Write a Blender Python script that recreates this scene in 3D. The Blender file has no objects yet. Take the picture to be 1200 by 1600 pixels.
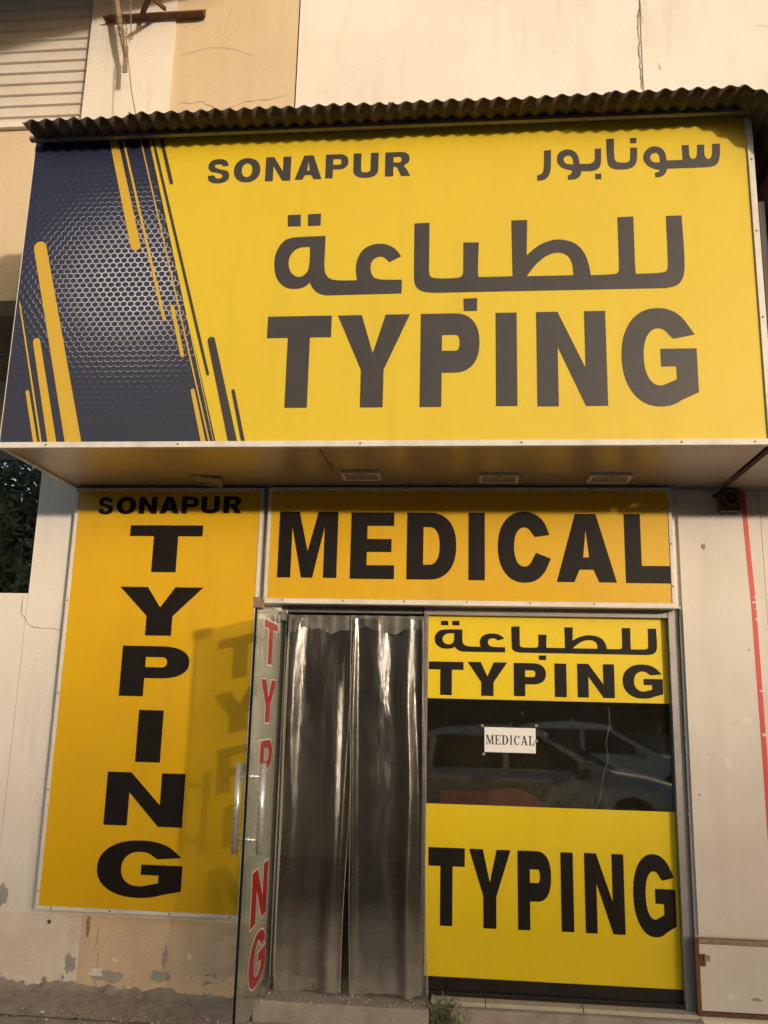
import bpy, bmesh, math, random
import numpy as np
from mathutils import Vector, noise
from mathutils.geometry import tessellate_polygon
R = math.radians
random.seed(7)
sc = bpy.context.scene
COL = sc.collection

# ------------------------------------------------------------------ camera, sky, sun, exposure
F_PX, PITCH, YAW, ROLL, CAM_D, CAM_Z = 1353.587, 0.213797, -0.098955, 0.0242595, 5.21738, 1.59871
cp, sp, cy_, sy_ = math.cos(PITCH), math.sin(PITCH), math.cos(YAW), math.sin(YAW)
FW = Vector((sy_*cp, cy_*cp, sp)); R0 = Vector((cy_, -sy_, 0)); U0 = R0.cross(FW)
RT = R0*math.cos(ROLL) + U0*math.sin(ROLL); UP = -R0*math.sin(ROLL) + U0*math.cos(ROLL)
CAM = Vector((0, -CAM_D, CAM_Z))
cam = bpy.data.cameras.new('camera'); camo = bpy.data.objects.new('camera', cam); COL.objects.link(camo)
from mathutils import Matrix
m3 = Matrix((RT, UP, -FW)).transposed()
camo.matrix_world = Matrix.Translation(CAM) @ m3.to_4x4()
cam.sensor_fit = 'VERTICAL'; cam.sensor_height = 24; cam.lens = 24*F_PX/1600
cam.clip_start = .05; cam.clip_end = 2000
sc.camera = camo

SUN = Vector((.745, -1, .172)).normalized()          # towards the sun: low, behind the viewer's right shoulder
w = bpy.data.worlds.new('World'); sc.world = w; w.use_nodes = True
nt = w.node_tree; bg = nt.nodes['Background']
sky = nt.nodes.new('ShaderNodeTexSky'); sky.sky_type = 'NISHITA'; sky.sun_disc = False
sky.sun_elevation = math.asin(SUN.z); sky.sun_rotation = math.atan2(SUN.x, SUN.y)
sky.dust_density = 3.0; sky.air_density = 1.0; sky.ozone_density = 1.0
nt.links.new(sky.outputs[0], bg.inputs[0]); bg.inputs[1].default_value = 0.15
sl = bpy.data.lights.new('sun', 'SUN'); sl.energy = 1.85; sl.angle = R(1.8); sl.color = (1, .845, .675)
so = bpy.data.objects.new('sun', sl); COL.objects.link(so)
so.rotation_euler = SUN.to_track_quat('Z', 'Y').to_euler()
sc.view_settings.view_transform = 'Standard'; sc.view_settings.look = 'None'
sc.view_settings.gamma = 1; sc.view_settings.exposure = 0.56

# ------------------------------------------------------------------ measuring: where a sight line of the photo meets a real plane
def ray(u, v): return FW + RT*((u-600)/F_PX) - UP*((v-800)/F_PX)
def on_y(u, v, y=0.):
    q = ray(u, v); return CAM + q*((y-CAM.y)/q.y)
def on_x(u, v, x):
    q = ray(u, v); return CAM + q*((x-CAM.x)/q.x)
def on_z(u, v, z):
    q = ray(u, v); return CAM + q*((z-CAM.z)/q.z)

# ------------------------------------------------------------------ materials
def new_mat(name):
    m = bpy.data.materials.new(name); m.use_nodes = True
    return m, m.node_tree, m.node_tree.nodes['Principled BSDF']
def N(nt, t, **k):
    n = nt.nodes.new(t)
    for a, b in k.items(): setattr(n, a, b)
    return n
def coords(nt):
    g = N(nt, 'ShaderNodeNewGeometry'); return g.outputs['Position']
def mixc(nt, fac, a, b, blend='MIX'):
    n = N(nt, 'ShaderNodeMix', data_type='RGBA', blend_type=blend)
    for i, v in ((0, fac), (6, a), (7, b)):
        if hasattr(v, 'is_linked') or hasattr(v, 'links'): nt.links.new(v, n.inputs[i])
        else: n.inputs[i].default_value = v if i == 0 else (*v, 1)
    return n.outputs[2]
def ramp(nt, src, a, b, va=0., vb=1.):
    n = N(nt, 'ShaderNodeMapRange'); nt.links.new(src, n.inputs[0])
    n.inputs[1].default_value = a; n.inputs[2].default_value = b; n.inputs[3].default_value = va; n.inputs[4].default_value = vb
    return n.outputs[0]
def noi(nt, vec, scale, detail=4, rough=.55, stretch=None):
    n = N(nt, 'ShaderNodeTexNoise'); n.inputs['Scale'].default_value = scale
    n.inputs['Detail'].default_value = detail; n.inputs['Roughness'].default_value = rough
    if stretch:
        mp = N(nt, 'ShaderNodeMapping'); mp.inputs['Scale'].default_value = stretch
        nt.links.new(vec, mp.inputs[0]); vec = mp.outputs[0]
    nt.links.new(vec, n.inputs['Vector']); return n.outputs[0]
def surf(name, col, dark=None, rough=.6, metal=0., scale=6., amt=.5, fine=60., bump=.15, bdist=.003, streak=None, streak_col=(.25,.2,.15), streak_amt=.3, spec=.5, coat=0.):
    """base colour broken up by cloudy stains, fine speckle and vertical streaks"""
    m, nt, b = new_mat(name); P = coords(nt)
    dark = dark or tuple(c*.7 for c in col)
    c = mixc(nt, ramp(nt, noi(nt, P, scale, 6), .42, .72, 0, amt), col, dark)
    c = mixc(nt, ramp(nt, noi(nt, P, fine, 3, .6), .35, .75, 0, .16), c, dark)
    if streak:
        c = mixc(nt, ramp(nt, noi(nt, P, streak, 4, .6, (1, 1, .12)), .52, .78, 0, streak_amt), c, streak_col)
    nt.links.new(c, b.inputs['Base Color'])
    nt.links.new(ramp(nt, noi(nt, P, scale*2, 4), .3, .7, rough-.08, min(1, rough+.08)), b.inputs['Roughness'])
    b.inputs['Metallic'].default_value = metal; b.inputs['Specular IOR Level'].default_value = spec
    b.inputs['Coat Weight'].default_value = coat
    if bump:
        bp = N(nt, 'ShaderNodeBump'); bp.inputs['Strength'].default_value = bump; bp.inputs['Distance'].default_value = bdist
        nt.links.new(noi(nt, P, fine, 5), bp.inputs['Height']); nt.links.new(bp.outputs[0], b.inputs['Normal'])
    return m
MT = {}
MT['plaster'] = surf('white plaster', (.76,.71,.65), (.64,.58,.51), .85, scale=1.3, amt=.6, bump=.5, bdist=.004, streak=7, streak_col=(.46,.39,.31), streak_amt=.36)
MT['plaster_low'] = surf('dirty cream plaster', (.70,.63,.53), (.52,.45,.37), .9, scale=3.5, amt=.6, bump=.6, bdist=.006, streak=6, streak_col=(.38,.31,.24), streak_amt=.4)
MT['tan'] = surf('tan plaster', (.62,.50,.34), (.53,.42,.27), .88, scale=1.6, amt=.5, bump=.5, bdist=.004, streak=5, streak_col=(.42,.30,.17), streak_amt=.3)
MT['tan_low'] = surf('orange tan plaster', (.66,.49,.33), (.48,.38,.28), .9, scale=4, amt=.6, bump=.6, bdist=.006, streak=6, streak_col=(.36,.27,.19), streak_amt=.4)
MT['joint'] = surf('dark joint', (.10,.075,.05), rough=.95, bump=0)
MT['crackm'] = surf('crack grey', (.30,.24,.17), rough=.95, bump=0)
MT['cladding'] = surf('white cladding board', (.66,.60,.54), (.55,.49,.42), .5, scale=2.2, amt=.6, fine=90, bump=.12, streak=6, streak_col=(.45,.38,.30), streak_amt=.32)
MT['corr_cream'] = surf('cream corrugated sheet', (.68,.63,.57), (.56,.52,.46), .45, scale=3, amt=.5, bump=.05, metal=0., streak=5, streak_amt=.15)
MT['roofsheet'] = surf('dark corrugated steel', (.095,.078,.064), (.03,.024,.02), .75, metal=.2, scale=14, amt=.8, bump=.2, streak=None)  # dark brown-grey base with random darker blotches
MT['alu'] = surf('painted white aluminium trim', (.70,.66,.61), (.5,.45,.40), .45, scale=9, amt=.5, fine=80, bump=.08, streak=9, streak_col=(.35,.28,.2), streak_amt=.35)
MT['alu_grey'] = surf('grey aluminium', (.36,.34,.34), (.26,.24,.23), .42, metal=.4, scale=12, amt=.5, bump=.05)
MT['gutter'] = surf('dark grey angle', (.20,.19,.19), (.11,.10,.09), .5, metal=.4, scale=15, amt=.6, bump=.1)
MT['steel'] = surf('brushed stainless steel', (.74,.71,.67), (.7,.67,.63), .28, metal=.6, scale=20, amt=.2, fine=200, bump=0)
MT['rust'] = surf('rusted steel', (.16,.075,.035), (.06,.03,.018), .85, scale=22, amt=.9, bump=.6, bdist=.003)
MT['rust_light'] = surf('pale rusted steel', (.33,.24,.17), (.14,.09,.06), .8, scale=16, amt=.8, bump=.4)
MT['black'] = surf('black vinyl', (.012,.009,.008), (.02,.015,.012), .35, scale=9, bump=.03)
MT['letter_dark'] = surf('charcoal print', (.044,.038,.037), (.054,.045,.043), .42, scale=4, bump=0)
MT['letter_black'] = surf('black print', (.010,.007,.006), (.014,.010,.008), .5, scale=8, bump=.02, spec=.2)
MT['navy'] = None
MT['orange'] = surf('orange print', (.57,.375,.04), (.60,.36,.03), .42, scale=2, bump=0)
MT['honey'] = surf('pale grey print', (.54,.55,.62), (.44,.45,.52), .45, scale=3, bump=0)
def vinyl(name, col, col2, rough, fine_bump=.03):
    m = surf(name, col, col2, rough, scale=1.7, amt=.7, fine=35, bump=fine_bump, bdist=.002, streak=9, streak_col=tuple(c*.8+.01 for c in col2), streak_amt=.28)
    return m
MT['yellow_big'] = vinyl('yellow flex face', (.67,.488,.023), (.64,.45,.025), .42)
MT['yellow_panel'] = vinyl('deep yellow flex face', (.68,.40,.004), (.62,.345,.004), .36)
MT['yellow_glass'] = vinyl('lemon yellow vinyl', (.76,.56,.007), (.73,.52,.007), .38)
def navy():
    m, nt, b = new_mat('navy to charcoal print'); P = coords(nt)
    s = N(nt, 'ShaderNodeSeparateXYZ'); nt.links.new(P, s.inputs[0])
    c = mixc(nt, ramp(nt, s.outputs[2], 3.0, 4.65), (.034,.036,.056), (.018,.022,.058))
    nt.links.new(c, b.inputs['Base Color']); b.inputs['Roughness'].default_value = .42
    return m
MT['navy'] = navy()
MT['soffit'] = surf('glossy brown grey composite soffit', (.42,.36,.30), (.36,.30,.24), .38, metal=.45, scale=1.2, amt=.5, fine=4, bump=.0)
MT['concrete'] = surf('dirty concrete', (.38,.33,.28), (.24,.20,.165), .95, scale=7, amt=.8, fine=45, bump=.8, bdist=.008)
MT['mortar'] = surf('rough brown mortar', (.33,.275,.23), (.21,.175,.14), .97, scale=16, amt=.9, fine=50, bump=.8, bdist=.008)
MT['tile'] = surf('pale sill marble', (.52,.47,.38), (.38,.33,.26), .6, scale=9, amt=.6, bump=.1)
MT['ground'] = surf('dusty asphalt', (.15,.13,.11), (.09,.08,.07), .95, scale=2, amt=.7, fine=60, bump=.7, bdist=.01)
MT['red'] = surf('red tape', (.62,.05,.045), (.55,.09,.07), .5, scale=20, amt=.6, bump=0)
MT['red_vinyl'] = surf('red vinyl', (.42,.018,.025), (.36,.015,.02), .35, bump=0)
MT['white_vinyl'] = surf('white vinyl', (.80,.78,.72), rough=.4, bump=0)
MT['paper'] = surf('white paper', (.82,.81,.80), (.78,.77,.75), .7, scale=15, amt=.3, bump=.05)
MT['ink'] = surf('printed ink', (.03,.03,.03), rough=.6, bump=0)
MT['dark_box'] = surf('dark painted metal', (.055,.04,.03), (.03,.02,.015), .6, scale=20, amt=.7, bump=.1)
MT['lens'] = surf('frosted lamp glass', (.34,.29,.22), (.22,.18,.13), .3, scale=30, amt=.5, bump=.1)
MT['bare'] = surf('bare grey render', (.36,.34,.31), (.27,.24,.21), .95, scale=20, amt=.7, bump=.7)
MT['bare_white'] = surf('torn paper remains', (.74,.69,.62), (.6,.54,.47), .9, scale=40, amt=.7, bump=.4)
MT['room'] = surf('dim room paint', (.42,.39,.34), (.3,.27,.24), .8, scale=2, bump=0)
MT['room_floor'] = surf('room floor tiles', (.16,.15,.13), rough=.4, bump=0)
MT['wood'] = surf('office desk laminate', (.16,.09,.05), rough=.4, scale=9, bump=.02)
MT['maroon'] = surf('red upholstery', (.44,.09,.09), (.34,.07,.07), .6, scale=9, bump=.1)
MT['carton_red'] = surf('dark red carton', (.26,.02,.025), (.18,.015,.02), .6, bump=.05)
MT['rubber'] = surf('black rubber', (.015,.015,.015), rough=.8, bump=0)
MT['skin'] = surf('skin', (.32,.17,.10), rough=.5, bump=0)
MT['hair'] = surf('black hair', (.012,.009,.008), rough=.5, scale=60, bump=.4)
MT['shirt'] = surf('beige shirt', (.6,.53,.42), rough=.8, scale=9, bump=.1)
MT['trouser'] = surf('dark trousers', (.04,.04,.05), rough=.85, bump=.1)
MT['silver_paint'] = surf('silver car paint', (.50,.49,.47), (.42,.41,.39), .28, metal=.5, scale=2, bump=0, coat=.6)
MT['white_paint'] = surf('white car paint', (.72,.71,.68), (.62,.6,.56), .3, scale=2, bump=0, coat=.6)
MT['car_glass'] = surf('dark car glass', (.015,.018,.02), rough=.08, bump=0)
MT['chrome'] = surf('wheel alloy', (.5,.5,.5), rough=.25, metal=.9, bump=0)
MT['lamp_red'] = surf('tail lamp red', (.4,.02,.02), rough=.2, bump=0)
MT['lamp_clear'] = surf('head lamp', (.6,.6,.6), rough=.1, bump=0)
MT['wire'] = surf('grey wire', (.22,.17,.13), rough=.7, bump=0)
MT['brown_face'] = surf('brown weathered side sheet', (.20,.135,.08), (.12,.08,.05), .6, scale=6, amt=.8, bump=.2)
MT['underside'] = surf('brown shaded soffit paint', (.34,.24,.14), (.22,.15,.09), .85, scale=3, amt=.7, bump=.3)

def weathered_steel():
    m = MT['roofsheet']; nt = m.node_tree; b = nt.nodes['Principled BSDF']; P = coords(nt); old = b.inputs['Base Color'].links[0].from_socket
    c = mixc(nt, ramp(nt, noi(nt, P, 5, 6, .65, (1, .5, 1)), .5, .66, 0, .75), old, (.15,.085,.045))
    c = mixc(nt, ramp(nt, noi(nt, P, 9, 5, .6, (1, .2, 1)), .56, .72, 0, .6), c, (.17,.16,.15))
    nt.links.new(c, b.inputs['Base Color'])
weathered_steel()
def peeling(key, zlo, zhi, base_thr):
    m = MT[key]; nt = m.node_tree; b = nt.nodes['Principled BSDF']; P = coords(nt); old = b.inputs['Base Color'].links[0].from_socket
    s = N(nt, 'ShaderNodeSeparateXYZ'); nt.links.new(P, s.inputs[0])
    hgt = ramp(nt, s.outputs[2], zlo, zhi, .13, -.05)
    add = N(nt, 'ShaderNodeMath', operation='ADD'); nt.links.new(noi(nt, P, 6.5, 8, .68, (1, 1, 1.5)), add.inputs[0]); nt.links.new(hgt, add.inputs[1])
    pe = ramp(nt, add.outputs[0], base_thr, base_thr+.018); rim = ramp(nt, add.outputs[0], base_thr-.02, base_thr, 0, .8)
    c = mixc(nt, rim, old, (.72,.68,.60)); bare = mixc(nt, ramp(nt, noi(nt, P, 40, 4), .35, .65), (.40,.37,.34), (.30,.27,.24)); c = mixc(nt, pe, c, bare)
    nt.links.new(c, b.inputs['Base Color'])
    bp = N(nt, 'ShaderNodeBump'); bp.inputs['Strength'].default_value = .8; bp.inputs['Distance'].default_value = .004; bp.invert = True
    nt.links.new(pe, bp.inputs['Height']); nt.links.new(b.inputs['Normal'].links[0].from_socket, bp.inputs['Normal']); nt.links.new(bp.outputs[0], b.inputs['Normal'])
peeling('tan_low', -.1, .22, .665); peeling('plaster_low', -.1, .2, .69)
def leafmat(name, a, b):
    m, nt, p = new_mat(name); g = N(nt, 'ShaderNodeNewGeometry')
    c = mixc(nt, g.outputs['Random Per Island'], a, b); nt.links.new(c, p.inputs['Base Color']); p.inputs['Roughness'].default_value = .55
    return m
MT['leaf'] = leafmat('dark tree leaves', (.04,.06,.02), (.11,.13,.045))
MT['weed'] = leafmat('weed leaves', (.10,.12,.05), (.20,.19,.10))
MT['bark'] = surf('bark', (.12,.085,.055), rough=.9, scale=14, bump=.6)

def glassy(name, tint, lo, hi, rough, dirt=None, dirt_range=None, blend=.35, dirt_amt=(.5, .04)):
    """thin transparent sheet: see-through tint + mirror reflection that grows at grazing angles, and a little dust"""
    m, nt, p = new_mat(name); nt.nodes.remove(p); out = [n for n in nt.nodes if n.type == 'OUTPUT_MATERIAL'][0]
    tr = N(nt, 'ShaderNodeBsdfTransparent'); tr.inputs[0].default_value = (*tint, 1)
    gl = N(nt, 'ShaderNodeBsdfGlossy'); gl.inputs['Roughness'].default_value = rough; gl.inputs[0].default_value = (1, .98, .95, 1)
    lw = N(nt, 'ShaderNodeLayerWeight'); lw.inputs[0].default_value = blend
    mx = N(nt, 'ShaderNodeMixShader'); nt.links.new(ramp(nt, lw.outputs['Fresnel'], 0, 1, lo, hi), mx.inputs[0])
    nt.links.new(tr.outputs[0], mx.inputs[1]); nt.links.new(gl.outputs[0], mx.inputs[2])
    last = mx
    if dirt:
        P = coords(nt); di = N(nt, 'ShaderNodeBsdfDiffuse'); di.inputs[0].default_value = (*dirt, 1)
        s = N(nt, 'ShaderNodeSeparateXYZ'); nt.links.new(P, s.inputs[0])
        z = ramp(nt, s.outputs[2], dirt_range[0], dirt_range[1], dirt_amt[0], dirt_amt[1])
        mm = N(nt, 'ShaderNodeMath', operation='MULTIPLY'); nt.links.new(z, mm.inputs[0])
        nt.links.new(ramp(nt, noi(nt, P, 7, 5), .25, .75, .5, 1.3), mm.inputs[1])
        m2 = N(nt, 'ShaderNodeMixShader'); nt.links.new(mm.outputs[0], m2.inputs[0])
        nt.links.new(mx.outputs[0], m2.inputs[1]); nt.links.new(di.outputs[0], m2.inputs[2]); last = m2
    nt.links.new(last.outputs[0], out.inputs[0])
    return m
MT['window_glass'] = glassy('tinted shop glass', (.74,.77,.74), .075, .85, .02, (.3,.26,.2), (0, 2), dirt_amt=(.04, .02))
MT['door_glass'] = glassy('green tinted door glass', (.96,.985,.96), .03, .5, .05, (.60,.60,.50), (0, 2.1), blend=.2, dirt_amt=(.07, .025))
MT['pvc'] = glassy('clear plastic curtain', (.74,.73,.71), .07, .72, .20, (.46,.43,.39), (.0, .5), blend=.26, dirt_amt=(.42, .045))
def pvc_wrinkles():
    m = MT['pvc']; nt = m.node_tree; gl = [n for n in nt.nodes if n.type == 'BSDF_GLOSSY'][0]; lw = [n for n in nt.nodes if n.type == 'LAYER_WEIGHT'][0]
    P = coords(nt); gl.inputs[0].default_value = (.95, .92, .90, 1)
    nt.links.new(ramp(nt, noi(nt, P, 5, 5, .6, (1, 1, .4)), .35, .7, .13, .42), gl.inputs['Roughness'])
    bp = N(nt, 'ShaderNodeBump'); bp.inputs['Strength'].default_value = .55; bp.inputs['Distance'].default_value = .02
    nt.links.new(noi(nt, P, 9, 4, .5, (1.3, 1, .28)), bp.inputs['Height'])
    for n in (gl, lw): nt.links.new(bp.outputs[0], n.inputs['Normal'])
pvc_wrinkles()
MT['glass_edge'] = surf('dark glass edge', (.010,.016,.014), rough=.2, bump=0)

# ------------------------------------------------------------------ mesh helpers
class MB:
    def __init__(s): s.v = []; s.f = []
    def add(s, vs, fs):
        o = len(s.v); s.v += [tuple(v) for v in vs]; s.f += [tuple(i+o for i in f) for f in fs]; return s
    def box(s, x0, x1, y0, y1, z0, z1):
        return s.add([(x0,y0,z0),(x1,y0,z0),(x1,y1,z0),(x0,y1,z0),(x0,y0,z1),(x1,y0,z1),(x1,y1,z1),(x0,y1,z1)],
                     [(0,3,2,1),(4,5,6,7),(0,1,5,4),(1,2,6,5),(2,3,7,6),(3,0,4,7)])
    def hexa(s, P):   # 8 corners, order like box
        return s.add(P, [(0,3,2,1),(4,5,6,7),(0,1,5,4),(1,2,6,5),(2,3,7,6),(3,0,4,7)])
    def tube(s, pts, r, n=10, cap=True):
        pts = [Vector(p) for p in pts]; rs = r if isinstance(r, (list, tuple)) else [r]*len(pts); vs = []; fs = []
        pa = None
        for i, p in enumerate(pts):
            d = (pts[min(i+1, len(pts)-1)] - pts[max(i-1, 0)]).normalized()
            if pa is None: pa = d.orthogonal().normalized()
            else: pa = (pa - d*pa.dot(d)).normalized()
            b = d.cross(pa)
            for k in range(n):
                a = 2*math.pi*k/n; vs.append(p + (pa*math.cos(a)+b*math.sin(a))*rs[i])
        for i in range(len(pts)-1):
            for k in range(n):
                fs.append((i*n+k, i*n+(k+1)%n, (i+1)*n+(k+1)%n, (i+1)*n+k))
        if cap: fs += [tuple(reversed(range(n))), tuple(range((len(pts)-1)*n, len(pts)*n))]
        return s.add(vs, fs)
    def flat(s, contours, place, thick):
        """filled outline (with holes) in 2D; place(x, y, d) puts it in the world at depth d off the surface"""
        cs = [[Vector((p[0], p[1], 0)) for p in c] for c in contours]
        tri = tessellate_polygon(cs); flatp = [p for c in cs for p in c]; n = len(flatp)
        vs = [place(p.x, p.y, thick) for p in flatp] + [place(p.x, p.y, 0) for p in flatp]
        fs = []
        for t in tri:
            a, b, c = (flatp[i] for i in t)
            ar = (b.x-a.x)*(c.y-a.y)-(b.y-a.y)*(c.x-a.x)
            if abs(ar) < 1e-12: continue
            fs.append(t if ar > 0 else t[::-1])
        o = 0
        for c in cs:
            L = len(c)
            for i in range(L): fs.append((o+i, o+(i+1) % L, n+o+(i+1) % L, n+o+i))
            o += L
        return s.add(vs, fs)
    def build(s, name, mat, parent=None, smooth=False, bevel=0, bseg=2, kind=None, fix=True):
        me = bpy.data.meshes.new(name); me.from_pydata(s.v, [], s.f)
        if fix:
            bm = bmesh.new(); bm.from_mesh(me); bmesh.ops.recalc_face_normals(bm, faces=bm.faces); bm.to_mesh(me); bm.free()
        me.materials.append(MT[mat] if isinstance(mat, str) else mat)
        if smooth: me.shade_smooth()
        o = bpy.data.objects.new(name, me); COL.objects.link(o)
        if parent:
            o.parent = parent
            o.matrix_parent_inverse = WM(parent).inverted()
        if bevel:
            md = o.modifiers.new('bevel', 'BEVEL'); md.width = bevel; md.segments = bseg; md.limit_method = 'ANGLE'
        if kind: o['kind'] = kind
        return o
def WM(o):
    m = Matrix.LocRotScale(o.location, o.rotation_euler, o.scale)
    return WM(o.parent) @ o.matrix_parent_inverse @ m if o.parent else m
def tag(o, label, cat, group=None, kind=None):
    if label: o['label'] = label
    if cat: o['category'] = cat
    if group: o['group'] = group
    if kind: o['kind'] = kind
    return o
def thing(name, label, cat, loc=(0,0,0), group=None):
    o = bpy.data.objects.new(name, None); COL.objects.link(o); o.location = loc; o.empty_display_size = .1
    return tag(o, label, cat, group)
def struct(o): o['kind'] = 'structure'; return o
def setbox(name, mat, parent, *b, **k): return MB().box(*b).build(name, mat, parent, **k)

# ------------------------------------------------------------------ glyphs: contours in a unit cell, v = stem width, h = bar height
def arc(cx, cy, rx, ry, a0, a1, n=18, p=2.0):
    out = []
    for i in range(n+1):
        a = R(a0 + (a1-a0)*i/n); c, s = math.cos(a), math.sin(a)
        out.append((cx + rx*math.copysign(abs(c)**(2/p), c), cy + ry*math.copysign(abs(s)**(2/p), s)))
    return out
def glyph(ch, v=.3, h=.2):
    if ch == 'T': return [[(0,1),(0,1-h),(.5-v/2,1-h),(.5-v/2,0),(.5+v/2,0),(.5+v/2,1-h),(1,1-h),(1,1)]]
    if ch == 'I': return [[(0,0),(1,0),(1,1),(0,1)]]
    if ch == 'Y':
        d = v*.62
        return [[(0,1),(.5-v/2,.40),(.5-v/2,0),(.5+v/2,0),(.5+v/2,.40),(1,1),(1-v*1.08,1),(.5,.58),(v*1.08,1)]]
    if ch == 'N': return [[(0,0),(v,0),(v,.62),(1-v*1.02,0),(1,0),(1,1),(1-v,1),(1-v,.40),(v*1.02,1),(0,1)]]
    if ch == 'M': return [[(0,0),(v,0),(v,.76),(.5-v*.42,0),(.5+v*.42,0),(1-v,.76),(1-v,0),(1,0),(1,1),(1-v*1.5,1),(.5,.40),(v*1.5,1),(0,1)]]
    if ch == 'E': return [[(0,0),(1,0),(1,h),(v,h),(v,.5-h*.48),(.93,.5-h*.48),(.93,.5+h*.48),(v,.5+h*.48),(v,1-h),(.98,1-h),(.98,1),(0,1)]]
    if ch == 'L': return [[(0,0),(1,0),(1,h*1.1),(v,h*1.1),(v,1),(0,1)]]
    if ch == 'A': return [[(0,0),(v*.98,0),(v*1.28,.18),(1-v*1.28,.18),(1-v*.98,0),(1,0),(.5+v*.58,1),(.5-v*.58,1)], [(v*1.5,.18+h*.95),(.5,.76),(1-v*1.5,.18+h*.95)]]
    if ch == 'P':
        m_ = .36
        return [[(0,0),(v,0),(v,m_)] + arc(.58, (1+m_)/2, .42, (1-m_)/2, -90, 90, 18, 2.3) + [(0,1)],
                [(v,m_+h),(v,1-h)] + arc(.60, (1+m_)/2, .42-v*.92-.02, (1-m_)/2-h, 90, -90, 12, 2.2)]
    if ch == 'R':
        m_ = .40
        return [[(0,0),(v,0),(v,m_)] + [(.40,m_),(.48,m_-.05),(1-v*1.1,0),(1,0),(.84,.30),(.74,.40)] + arc(.58, (1+m_)/2+.02, .38, (1-m_)/2-.02, -60, 90, 16, 2.3) + [(0,1)],
                [(v,m_+h*.85),(v,1-h)] + arc(.56, (1+m_+h*.85-h)/2, .38-v*.9, (1-m_-h*1.85)/2, 90, -90, 10, 2.2)]
    if ch == 'D': return [[(0,0)] + arc(.45,.5,.55,.5,-90,90,24,2.3) + [(0,1)], [(v,h),(v,1-h)] + arc(.46,.5,.54-v,.5-h,90,-90,20,2.3)]
    if ch == 'O': return [arc(.5,.5,.5,.5,0,358,44,2.15), arc(.5,.5,.5-v,.5-h,0,358,36,2.1)[::-1]]
    if ch == 'U': return [[(0,1)] + arc(.5,.34,.5,.34,180,360,24,2.4) + [(1,1),(1-v,1)] + arc(.5,.34,.5-v,.34-h,360,180,20,2.3) + [(v,1)]]
    if ch == 'C':
        o = arc(.5,.5,.5,.5,32,331,44,2.2); i = arc(.5,.5,.5-v,.5-h,330,38,34,2.2)
        o[0] = (.98,.67); o[-1] = (1.0,.34); i[0] = (.72,.42); i[-1] = (.70,.64)
        return [o + i]
    if ch == 'G':
        o = arc(.5,.5,.5,.5,32,300,40,2.2); i = arc(.5,.5,.5-v,.5-h,298,40,30,2.2)
        return [[(.985,.72)] + o[2:] + [(1,.14),(1,.58),(.52,.58),(.52,.40),(1-v*.95,.40),(1-v*.95,.27)] + i[1:-1] + [(.70,.68)]]
    if ch == 'S':
        h2 = h
        out = [(.02,.32)] + arc(.5,.29,.50,.29,200,360,16,2.2)[1:] + arc(.52,.29,.48,.29,0,50,6,2.2)[1:] + [(.60,.565)]
        out += arc(.50,.715,.19,.10,250,180,5) + arc(.50,.735,.19,.265-h2,180,45,8,2.2) + [(.67,.69),(.95,.71)]
        out += arc(.48,.70,.46,.30,25,180,16,2.3)[1:] + arc(.46,.70,.44,.27,180,235,6,2.2)[1:] + [(.46,.43)]
        out += arc(.52,.30,.17,.09,70,0,5) + arc(.52,.27,.17,.27-h2*.9,360,225,8,2.2) + [(.30,.34)]
        return [out]
def letter(parent, ch, X0, X1, Z0, Z1, y, v, h, mat, thick=.0012, name='letter'):
    mb = MB().flat(glyph(ch, v, h), lambda a, b, d: (X0+(X1-X0)*a, y-d, Z0+(Z1-Z0)*b), thick)
    o = mb.build(name, mat, parent); return o
def letters(parent, spec, crop, y, mat):
    ox, oy, s = crop
    for ch, L, Rr, t, b, v, h in spec:
        f = lambda p: on_y(ox+s*p[0], oy+s*p[1], y)
        letter(parent, ch, f(L).x, f(Rr).x, f(b).z, f(t).z, y, v, h, mat)

# ------------------------------------------------------------------ ground
Zg = -.12
struct(MB().add([(-400,-400,Zg),(400,-400,Zg),(400,400,Zg),(-400,400,Zg)], [(0,1,2,3)]).build('ground', 'ground', None))
def rough_slab(name, mat, x0, x1, y0, y1, z, amp, nx, ny, drop=.1, parent=None, slope=0.):
    mb = MB(); vs = []; fs = []
    for j in range(ny+1):
        for i in range(nx+1):
            x = x0+(x1-x0)*i/nx; y = y0+(y1-y0)*j/ny
            n_ = noise.noise(Vector((x*6, y*6, 3)))*amp + noise.noise(Vector((x*22, y*22, 8)))*amp*.5
            edge = noise.noise(Vector((x*3, 7, 1)))*.03 + noise.noise(Vector((x*11, 7, 1)))*.012 if j == 0 else 0
            vs.append((x, y-edge, z + n_ + slope*(j/ny)))
    for j in range(ny):
        for i in range(nx):
            a = j*(nx+1)+i; fs.append((a, a+1, a+nx+2, a+nx+1))
    o = len(vs)
    for i in range(nx+1): vs.append((vs[i][0], vs[i][1]-.01, z-drop))
    for i in range(nx): fs.append((o+i, o+i+1, i+1, i))
    return mb.add(vs, fs).build(name, mat, parent, smooth=True, fix=False)
o = rough_slab('pavement', 'concrete', -3.6, 3.2, -.62, -.001, -.108, .006, 120, 20, drop=.05); struct(o)

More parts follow.
